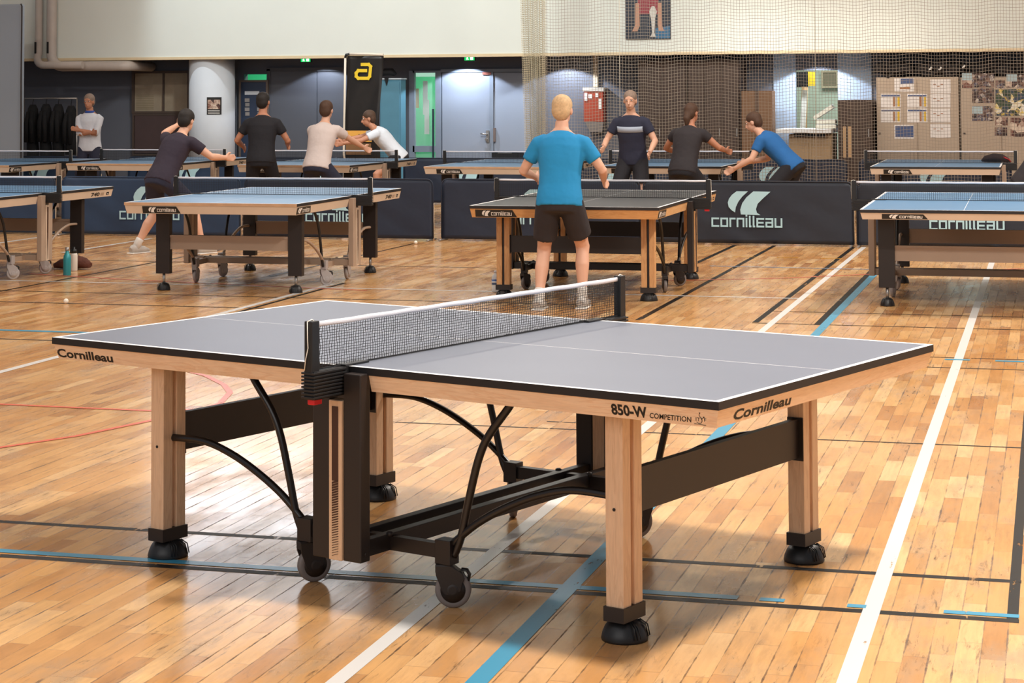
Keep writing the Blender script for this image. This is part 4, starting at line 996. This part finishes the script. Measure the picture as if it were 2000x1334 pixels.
# ------------------------------------------------------------------ hanging divider net
m = bpy.data.materials.new('knotted_net_cord'); m.use_nodes = True; q = N(m); b = q.n['Principled BSDF']
uvn = q.n.new('ShaderNodeUVMap'); sp = q.n.new('ShaderNodeSeparateXYZ'); q.L.new(uvn.outputs[0], sp.inputs[0])
fu, fv = q.m('FRACT', sp.outputs[0]), q.m('FRACT', sp.outputs[1])
k = q.m('MAXIMUM', q.m('LESS_THAN', fu, .10), q.m('LESS_THAN', fv, .10))
q.L.new(k, b.inputs['Alpha']); b.inputs['Base Color'].default_value = lin('#97897a'); b.inputs['Roughness'].default_value = .9
NETC = m; NETP = m.copy(); NETP.name = 'lit_net_cord'; NETP.node_tree.nodes['Principled BSDF'].inputs['Base Color'].default_value = lin('#eee0c2')  # copy for the gathered folds, their lit brightness put into the cord colour
YN = 20.75
def net_sheet(pts, z0, z1, name, parent, nzs=24, cell=.045, mm=None):
    mb = MB(mm or NETC); uvl = mb.bm.loops.layers.uv.new('UVMap'); s = 0; S = [0]
    for a, c in zip(pts, pts[1:]): s += (Vector(c[0])-Vector(a[0])).length; S.append(s)
    g = []
    for i, (p, pb) in enumerate(pts):
        col_ = []
        for j in range(nzs+1):
            v = j/nzs; z = z0+(z1-z0)*v; x = pb[0]+(p[0]-pb[0])*min(v*2.2, 1); y = p[1]
            col_.append((mb.bm.verts.new((x, y, z)), S[i]/cell, (z+.012*math.sin(S[i]*4.3)+.008*math.sin(S[i]*11))/cell))
        g.append(col_)
    for i in range(len(g)-1):
        for j in range(nzs):
            q4 = (g[i][j], g[i+1][j], g[i+1][j+1], g[i][j+1]); f = mb.bm.faces.new([v[0] for v in q4]); f.smooth = True
            for lp, v in zip(f.loops, q4): lp[uvl].uv = (v[1], v[2])
    return mb.build(name, parent)
xl_t, xl_b, xe = at(1019, 100, YN).x, at(1032, 310, YN).x, at(1062, 200, YN).x
t = empty('divider_net', 'tall pale divider net hanging behind the back row of tables', 'net', (xe, YN, 0))
pts = []
for i in range(241):
    u = i*.03; x = xe+u; y = YN+.045*math.sin(u*6.2)+.03*math.sin(u*14+1)+.02*math.sin(u*2.3); pts.append(((x, y), (x, y)))
o_ = net_sheet([((p[0], p[1]), (pb[0], pb[1])) for p, pb in pts], .03, 6.8, 'net_panel', t); o_.location = (-xe, -YN, 0)
for layer in range(3):
    pts = []
    for i in range(90):
        u = i/89; x = xl_t+(xe+.05-xl_t)*u; xb_ = xl_b+(xe+.03-xl_b)*u; y = YN-.04*layer+.06*math.sin(u*math.pi*(13+4*layer)+layer*1.3); pts.append(((x, y), (xb_, y)))
    o_ = net_sheet(pts, .03, 6.8, 'gathered_folds', t, mm=NETP, cell=.032); o_.location = (-xe, -YN, 0)
q = MB(mat('net_cord_pale', '#d8cdb8', .8))
for u in (1.12, 3.9): q.tube([(u, 0.0, .2), (u+.01, -.02, 2), (u, 0, 6.7)], .0035, 6)
q.build('hanging_cord', t)

# ------------------------------------------------------------------ people
def ik(a, c, l1, l2, hint):
    a, c, hint = Vector(a), Vector(c), Vector(hint); d = c-a; L_ = min(d.length, (l1+l2)*.998); dn = d.normalized(); c = a+dn*L_
    x = (l1*l1-l2*l2+L_*L_)/(2*L_); h = math.sqrt(max(l1*l1-x*x, 0)); pv = hint-dn*hint.dot(dn); pv.normalize()
    return a+dn*x+pv*h, c
def tubeu(mb, pts, rr, up, seg=16):
    pts = [Vector(p) for p in pts]; rings = []; n = len(pts); up = Vector(up)
    for k, p in enumerate(pts):
        t_ = (pts[min(k+1, n-1)]-pts[max(k-1, 0)]).normalized(); a = t_.cross(up).normalized(); b_ = a.cross(t_).normalized()
        ra, rb = rr[k] if isinstance(rr[k], tuple) else (rr[k], rr[k])
        rings.append([mb.bm.verts.new(p+a*ra*math.cos(2*math.pi*j/seg)+b_*rb*math.sin(2*math.pi*j/seg)) for j in range(seg)])
    for k in range(n-1):
        for j in range(seg): mb.bm.faces.new((rings[k][j], rings[k][(j+1) % seg], rings[k+1][(j+1) % seg], rings[k+1][j])).smooth = True
    mb.bm.faces.new(rings[0][::-1]); mb.bm.faces.new(rings[-1])
def ball(mb, c, r, rot=None):
    M = Matrix.Translation(c) @ ((rot.to_4x4()) if rot else Matrix.Identity(4)) @ Matrix.Diagonal((*r, 1))
    bmesh.ops.create_uvsphere(mb.bm, u_segments=20, v_segments=14, radius=1, matrix=M)
def fuse(mb, name, parent, vox, smooth=4, dis=0):
    me = mb.mesh(name); o = bpy.data.objects.new(name, me); COL.objects.link(o)
    r_ = o.modifiers.new('r', 'REMESH'); r_.mode = 'VOXEL'; r_.voxel_size = vox; r_.use_smooth_shade = True
    s_ = o.modifiers.new('s', 'SMOOTH'); s_.factor = .5; s_.iterations = smooth
    dg = bpy.context.evaluated_depsgraph_get(); nm = bpy.data.meshes.new_from_object(o.evaluated_get(dg)); bpy.data.objects.remove(o); bpy.data.meshes.remove(me)
    for mm in mb.mats:
        if mm.name not in [x.name for x in nm.materials if x]: nm.materials.append(mm)
    nm.name = name; o = bpy.data.objects.new(name, nm); COL.objects.link(o); o.parent = parent; return o
SKINS = {'light': mat('light_skin', '#d6a68c', .55, 0, .04), 'tan': mat('tan_skin', '#b97f62', .55, 0, .04), 'brown': mat('brown_skin', '#8c5f48', .55, 0, .04)}
def cloth(name, hexc): return mat(name, hexc, .85, 0, .06, 5, bump=.5, bscale=9)
def person(label, px, Y, head_deg, skin, hair, shirt, shorts, shoes, S=1.0, hip=.90, lean=6, side=0, feet=((-.12, 0), (.12, 0)), hands=((-.28, .12, .85), (.28, .12, .85)),
           look=(0, 1, 0), long_legs=False, sleeves=.62, stripe=None, hairstyle='short', collar=None, group=None, elb=((-.6, -1, -.3), (.6, -1, -.3)), back=0):
    p = at(px, 250, Y); t = empty('person', label, 'person', (p.x, Y, 0), R(head_deg), group); sk = SKINS[skin]
    Hc = Vector((side*.0, back, hip*S)); up = Vector((math.sin(R(side)), math.sin(R(lean))*math.cos(R(side)), math.cos(R(lean)))).normalized()
    rgt = Vector((1, 0, 0)); rgt = (rgt-up*rgt.dot(up)).normalized(); fwd = up.cross(rgt)*-1
    if fwd.y < 0 and lean < 80: fwd = -fwd
    T = lambda h: Hc+up*h*S
    sec = [(-.10, .075, .115), (-.03, .10, .16), (.05, .105, .165), (.14, .098, .148), (.23, .098, .145), (.33, .11, .16), (.42, .11, .175), (.48, .085, .165), (.52, .06, .10), (.56, .052, .056), (.62, .05, .052)]
    b = MB(sk); tubeu(b, [T(h) for h, _, _ in sec], [(d*S, w_*S) for _, d, w_ in sec], rgt, 20)
    # head
    lk = Vector(look).normalized(); hu = (up*.6+Vector((0, 0, .8))).normalized(); hr = lk.cross(hu).normalized(); hu = hr.cross(lk).normalized()
    M3 = Matrix((hr, lk, hu)).transposed(); hcen = T(.60)+hu*.105*S+lk*.018*S
    Hp = lambda x, y, z: hcen+M3 @ Vector((x*S, y*S, z*S))
    ball(b, Hp(0, -.008, .025), (.074*S, .092*S, .088*S), M3); ball(b, Hp(0, .022, -.045), (.056*S, .066*S, .068*S), M3); ball(b, Hp(0, .04, -.085), (.032*S, .036*S, .028*S), M3)
    tubeu(b, [Hp(0, .080, .015), Hp(0, .100, -.012), Hp(0, .108, -.030), Hp(0, .090, -.042)], [.008*S, .011*S, .015*S, .010*S], M3 @ Vector((1, 0, 0)), 8)
    tubeu(b, [Hp(-.024, .082, -.064), Hp(0, .090, -.064), Hp(.024, .082, -.064)], [.007*S, .009*S, .007*S], M3 @ Vector((0, 0, 1)), 8)
    for s in (-1, 1):
        ball(b, Hp(s*.074, -.005, -.01), (.012*S, .02*S, .032*S), M3); ball(b, Hp(s*.03, .078, .028), (.02*S, .010*S, .007*S), M3)
    elbows = []
    for i, s in enumerate((-1, 1)):
        # legs
        hj = T(-.02)+rgt*s*.088*S; ank = Vector((feet[i][0]*S, feet[i][1]*S, .075*S+(feet[i][2] if len(feet[i]) > 2 else 0)))
        kn, ank = ik(hj, ank, .43*S, .42*S, (s*.15, 1, .1))
        P = [hj+Vector((0, 0, .03)), hj.lerp(kn, .25), hj.lerp(kn, .6), hj.lerp(kn, .92), kn, kn.lerp(ank, .12), kn.lerp(ank, .35), kn.lerp(ank, .7), ank]
        cal = Vector((0, -.012*S, 0)); P[6] = P[6]+cal
        tubeu(b, P, [x*S for x in (.085, .082, .068, .056, .057, .052, .056, .040, .036)], (1, 0, 0.001), 14)
        tubeu(b, [ank+Vector((0, -.03*S, -.03*S)), ank+Vector((0, .05*S, -.035*S)), ank+Vector((s*.005, .13*S, -.05*S))], [.036*S, .038*S, .028*S], (0, 0, 1), 10)
        shoe = MB(shoes); zf = ank.z-.075*S
        for a0 in range(1): tubeu(shoe, [Vector((ank.x, ank.y-.075*S, zf+.04*S)), Vector((ank.x, ank.y-.04*S, zf+.05*S)), Vector((ank.x, ank.y+.04*S, zf+.047*S)), Vector((ank.x+s*.005, ank.y+.12*S, zf+.036*S)), Vector((ank.x+s*.005, ank.y+.175*S, zf+.026*S)), Vector((ank.x+s*.005, ank.y+.195*S, zf+.022*S))],
                            [(.026*S, .03*S), (.044*S, .048*S), (.046*S, .046*S), (.048*S, .035*S), (.036*S, .024*S), (.015*S, .014*S)], (0, 0, 1), 16)
        so = shoe.build('shoe', t); 
        sm_ = MB(INKW).b2(ank.x-.047*S, ank.x+.047*S, ank.y-.085*S, ank.y+.18*S, zf+.0, zf+.014); sm_.build('sole', so, bevel=.006)
        MB(mat('white_sock', '#d8d5d0', .9)).tube([ank+Vector((0, 0, -.02*S)), ank.lerp(kn, .16), ank.lerp(kn, .22)], [.044*S, .041*S, .043*S], 14).build('sock', t)
        # arms
        sh = T(.455)+rgt*s*.165*S; hand = Vector(hands[i])*S; el, wr = ik(sh, hand, .28*S, .25*S, elb[i])
        elbows.append((sh, el, wr))
        tubeu(b, [sh-rgt*s*.03*S, sh.lerp(el, .12), sh.lerp(el, .5), sh.lerp(el, .9), el, el.lerp(wr, .15), el.lerp(wr, .45), el.lerp(wr, .85), wr], [x*S for x in (.055, .055, .046, .038, .038, .039, .037, .027, .025)], (0.2, .1, 1) if abs((el-sh).normalized().z) < .9 else (1, 0, 0), 12)
        dr = (wr-el).normalized(); pn = dr.cross(Vector((0, 0, 1))) ; pn = pn.normalized() if pn.length > .1 else Vector((1, 0, 0)); wd_ = dr.cross(pn).normalized()
        tubeu(b, [wr-dr*.01*S, wr+dr*.03*S, wr+dr*.075*S, wr+dr*.09*S], [(.017*S, .024*S), (.015*S, .036*S), (.014*S, .040*S), (.010*S, .036*S)], wd_, 12)
        for f_, (o_w, ln) in enumerate(((-.030, .062), (-.010, .074), (.010, .070), (.030, .055))):
            q0 = wr+dr*.08*S+wd_*o_w*S; q1 = q0+(dr*.93+pn*s*.3+wd_*o_w*2).normalized()*ln*.5*S; q2 = q1+(dr*.6+pn*s*.75).normalized()*ln*.5*S
            tubeu(b, [q0, q1, q2], [.0095*S, .009*S, .0075*S], wd_, 8)
        q0 = wr+dr*.025*S-wd_*.024*S; q1 = q0+(dr*.6-wd_*.8+pn*s*.2).normalized()*.034*S; q2 = q1+(dr*.9-wd_*.2+pn*s*.4).normalized()*.03*S
        tubeu(b, [q0, q1, q2], [.013*S, .011*S, .009*S], pn, 8)
        # legs of shorts collected below
        elbows[-1] += (hj, kn, ank)
    fuse(b, 'body', t, .0085, 2)
    # shirt
    c_ = MB(shirt)
    tubeu(c_, [T(h) for h in (-.07, 0, .1, .2, .3, .4, .47, .51, .535)], [(a_*S, b_*S) for a_, b_ in ((.128, .188), (.128, .186), (.120, .170), (.120, .168), (.130, .180), (.130, .192), (.105, .182), (.080, .115), (.064, .072))], rgt, 24)
    for (sh, el, wr, hj, kn, ank), s in zip(elbows, (-1, 1)):
        dse = (el-sh); fin = sh.lerp(el, sleeves) if sleeves <= 1 else el.lerp(wr, sleeves-1)
        P = [sh-rgt*s*.05*S, sh.lerp(el, .1), sh.lerp(el, .35), sh.lerp(el, min(sleeves, 1))]; rr = [.066*S, .070*S, .066*S, .062*S if sleeves <= 1 else .052*S]
        if sleeves > 1: P += [el.lerp(wr, .4), fin]; rr += [.048*S, .038*S]
        tubeu(c_, P, rr, (1, 0, 0) if abs(dse.normalized().z) > .9 else (0, .2, 1), 14)
    fuse(c_, 'shirt', t, .012, 5)
    if stripe:
        st = MB(stripe); tubeu(st, [T(.33), T(.365), T(.40)], [(.134*S, .186*S), (.137*S, .190*S), (.136*S, .197*S)], rgt, 28); st.build('stripe', t)
    if collar:
        st = MB(collar); tubeu(st, [T(.525), T(.56)], [(.070*S, .085*S), (.062*S, .068*S)], rgt, 20); st.build('collar', t)
    c_ = MB(shorts)
    tubeu(c_, [T(h) for h in (-.12, -.06, .0, .06)], [(a_*S, b_*S) for a_, b_ in ((.10, .15), (.122, .182), (.122, .182), (.112, .168))], rgt, 20)
    for (sh, el, wr, hj, kn, ank) in elbows:
        if long_legs: tubeu(c_, [hj, hj.lerp(kn, .4), kn, kn.lerp(ank, .5), kn.lerp(ank, .97)], [x*S for x in (.10, .088, .070, .064, .055)], (1, 0, 0.001), 16)
        else: tubeu(c_, [hj, hj.lerp(kn, .3), hj.lerp(kn, .75)], [x*S for x in (.10, .100, .098)], (1, 0, 0.001), 16)
    fuse(c_, 'trousers' if long_legs else 'shorts', t, .012, 4)
    # hair
    if hairstyle != 'bald':
        h_ = MB(hair); ball(h_, Hp(0, -.018, .040), (.084*S, .098*S, .088*S), M3)
        ball(h_, Hp(0, -.050, -.005), (.078*S, .062*S, .085*S), M3)
        if hairstyle == 'long': tubeu(h_, [Hp(0, -.07, 0), Hp(0, -.10, -.08), Hp(0, -.09, -.17)], [.05*S, .045*S, .02*S], M3 @ Vector((1, 0, 0)), 12)
        fuse(h_, 'hair', t, .012, 3)
    ey = MB(mat('eye_white', '#e8e4df', .3), mat('dark_iris', '#20150f', .3))
    for s in (-1, 1):
        ball(ey, Hp(s*.03, .074, .010), (.012*S, .010*S, .008*S), M3)
    n0 = len(ey.bm.faces)
    for s in (-1, 1): ball(ey, Hp(s*.03, .082, .010), (.006*S, .004*S, .006*S), M3)
    ey.bm.faces.ensure_lookup_table()
    for f in ey.bm.faces[n0:]: f.material_index = 1
    ey.build('eyes', t)
    return t
BLKC = cloth('black_cloth', '#1b1a20'); NVC = cloth('navy_cloth', '#25283c'); WHC = cloth('white_cotton', '#d5d8e0'); BEI = cloth('off_white_cotton', '#cdbfba')
CYA = cloth('bright_blue_cotton', '#1c86bd'); RBL = cloth('royal_blue_cotton', '#1f5f9c'); DRK = cloth('charcoal_cloth', '#2a2528'); PUR = cloth('dark_plum_cotton', '#2a2130')
SHB = mat('white_shoe', '#b9b4ae', .6); SHD = mat('dark_shoe', '#2c2a2c', .6)
HB = mat('brown_hair', '#4a3222', .7, 0, .2, 60); HD = mat('black_hair', '#1d1714', .7, 0, .2, 60); HL = mat('blond_hair', '#c9a980', .7, 0, .2, 60); HG = mat('grey_brown_hair', '#8a7668', .7, 0, .2, 60)
person('person in a white polo shirt standing with folded arms behind the far left tables', 176, 20.6, 188, 'tan', HG, WHC, NVC, SHD, S=.98, lean=2, hands=((.10, .20, 1.16), (-.10, .22, 1.12)), look=(.1, 1, -.1), sleeves=1.25,
       collar=mat('blue_collar', '#3050a0', .8), elb=((-1, -.2, -.6), (1, -.2, -.6)), long_legs=True)
person('person in a dark plum shirt lunging beside the left end of the second table', 335, 12.1, -20, 'light', HD, PUR, NVC, SHB, S=.99, hip=.80, lean=34, feet=((-.34, -.18), (.30, .16)), hands=((-.42, .50, 1.34), (.30, .50, 1.0)), look=(-.2, 1, -.25), sleeves=.6, back=-.15)
person('person in black standing between the second and third back-row tables', 510, 16.0, 10, 'tan', HD, BLKC, BLKC, SHD, S=1.0, lean=10, hip=.87, feet=((-.18, 0), (.18, .1)), hands=((-.30, .32, 1.0), (.26, .35, 1.02)), look=(.2, 1, 0), long_legs=True)
person('person in an off-white shirt crouching in front of the black banner', 636, 16.1, -8, 'light', HB, BEI, NVC, SHB, S=1.0, hip=.80, lean=22, feet=((-.30, .05), (.30, -.05)), hands=((-.36, .48, .92), (.34, .5, .95)), look=(-.1, 1, -.05), back=-.22)
person('person in a white shirt bending forward before the teal locker', 752, 20.55, 110, 'tan', HB, WHC, BLKC, SHB, S=1.0, hip=.76, lean=42, feet=((-.2, .12), (.2, -.2)), hands=((-.2, .60, .95), (.22, .62, .98)), look=(0, 1, -.2), back=-.2)
person('person in a bright blue shirt at the near end of the black-topped table', 1092, 7.85, 4, 'light', HL, CYA, DRK, SHB, S=.97, hip=.87, lean=12, feet=((-.16, -.05), (.16, .1)), hands=((-.26, .36, 1.02), (.30, .34, 1.0)), look=(.1, 1, -.1), sleeves=.66)
person('person in navy with a pale chest stripe before the fifth back-row table', 1236, 16.2, 175, 'light', HG, NVC, BLKC, SHB, S=.98, lean=8, feet=((-.16, 0), (.18, .1)), hands=((-.30, .3, .98), (.26, .34, 1.04)), stripe=mat('pale_stripe', '#a9b4c4', .8), look=(-.1, 1, -.1), hairstyle='short')
person('person with brown hair and charcoal shirt before the back-row table by the dark cabinets', 1342, 16.0, -15, 'tan', HB, DRK, BLKC, SHD, S=.97, hip=.80, lean=22, feet=((-.24, 0), (.24, .05)), hands=((-.34, .38, .98), (.32, .42, 1.0)), look=(.2, 1, -.1), hairstyle='long', back=-.12, sleeves=.45)
person('person in a royal blue shirt bending low in front of the office counter', 1512, 16.35, 80, 'light', HB, RBL, BLKC, SHB, S=.98, hip=.82, lean=46, feet=((-.24, .10), (.22, -.25)), hands=((-.24, .42, .78), (.2, .40, .84)), look=(0, 1, -.35), back=-.22)
person('person in dark clothes mostly cut off by the right photo edge behind the barriers', 2021, 16.2, -90, 'tan', HD, DRK, BLKC, SHD, S=.9, hip=.72, lean=35, feet=((-.2, .1), (.2, -.1)), hands=((-.2, .5, .8), (.2, .5, .8)), look=(0, 1, -.1), back=-.15)

# ------------------------------------------------------------------ small things
def small(name, label, cat, p): return empty(name, label, cat, tuple(p))
p = flo(131, 538); t = small('bottle', 'teal metal bottle standing beside the black table leg at left', 'bottle', p)
MB(mat('teal_bottle_paint', '#2f8f98', .35, .2)).lathe([(.034, 0), (.036, .006), (.036, .15), (.033, .175), (.022, .20), (.016, .215), (.016, .225)], seg=28).build('flask', t)
MB(STEEL).lathe([(.017, .225), (.018, .23), (.018, .255), (.014, .258)], seg=20).build('cap', t)
p = flo(144, 529); t = small('bottle', 'white bottle with a black lid behind the teal bottle', 'bottle', p)
MB(mat('white_bottle', '#d9cfc4', .4)).lathe([(.033, 0), (.035, .006), (.035, .15), (.03, .165)], seg=24).build('flask', t); MB(CHAR).lathe([(.028, .165), (.028, .20), (.012, .205), (.012, .225)], seg=20).build('cap', t)
p = flo(115, 530); q = MB(mat('rust_brown_cloth', '#5a3328', .9, 0, .2, 8, bump=.8, bscale=20)); random.seed(4)
q.tube([(-.17, 0, .03), (-.10, .02, .05), (-.02, -.01, .06), (.06, .02, .075), (.13, .03, .06), (.20, .02, .04)], [(.03, .02), (.07, .045), (.08, .05), (.075, .06), (.07, .05), (.03, .025)], 18)
q.tube([(-.1, .07, .04), (0, .09, .09), (.08, .08, .05)], [(.03, .02), (.05, .04), (.03, .025)], 14)
sh = q.build('jumper', loc=(p.x, p.y+.22, 0)); tag(sh, 'rust brown jumper crumpled on the floor around the two bottles', 'jumper')
p = flo(968, 570); t = small('water_bottle', 'clear plastic water bottle with a blue label near the wooden table leg', 'bottle', p)
PET = bpy.data.materials.new('clear_plastic'); PET.use_nodes = True; pb_ = PET.node_tree.nodes['Principled BSDF']
pb_.inputs['Base Color'].default_value = (.8, .86, .9, 1); pb_.inputs['Roughness'].default_value = .12; pb_.inputs['Alpha'].default_value = .6
MB(PET).lathe([(.030, 0), (.032, .008), (.032, .05), (.029, .055), (.032, .06), (.032, .12), (.026, .135), (.014, .150), (.013, .158)], seg=28).build('flask', t)
MB(mat('blue_label', '#3a5f9c', .5)).lathe([(.0325, .062), (.0325, .105)], seg=28).build('label_band', t)
MB(mat('white_label', '#d5dae2', .5)).lathe([(.0328, .076), (.0328, .090)], seg=28).build('label_stripe', t)
MB(mat('pale_cap', '#c9cdd6', .5)).lathe([(.0145, .158), (.0145, .172), (.013, .174)], seg=20).build('cap', t)
BALL = mat('white_ball', '#e9e2d4', .5, 0, .01)
for px, py, lab in ((129, 593, 'white ball on the floor at left below the teal bottle'), (812, 477, 'white ball on the floor in front of the front-row barriers')):
    p = flo(px, py); q = MB(BALL); ball(q, (0, 0, .02), (.02, .02, .02)); [setattr(f, 'smooth', True) for f in q.bm.faces]
    tag(q.build('table_tennis_ball', loc=p), lab, 'ball')
q = MB(mat('white_towel', '#d6cfcb', .95, 0, .05, 20, bump=.6, bscale=40)); p = flo(433, 311, .78)
q.tube([(-.12, 0, .02), (-.11, 0, .022), (0, .01, .026), (.10, .02, .024), (.12, .02, .02)], [(.01, .008), (.04, .02), (.045, .025), (.04, .022), (.012, .01)], 18)
tag(q.build('towel', loc=(p.x, p.y, .761)), 'rolled white towel lying at the right edge of a back-row table', 'towel')
q = MB(mat('black_red_bag_cloth', '#2a1a1c', .8, 0, .2, 12, bump=.5, bscale=20)); p = flo(1944, 316, .77)
q.tube([(-.17, 0, .02), (-.12, 0, .045), (-.02, .01, .06), (.08, .01, .055), (.15, 0, .03), (.18, 0, .02)], [(.02, .012), (.07, .04), (.10, .055), (.09, .05), (.05, .03), (.015, .012)], 18)
bo = q.build('bag', loc=(p.x, p.y, .761)); tag(bo, 'black and red bag lying on the table before the tan lockers', 'bag')
MB(REDP).tube([(.10, -.05, .07), (.17, -.06, .04), (.19, -.03, .012)], .008, 8).build('red_strap', bo)
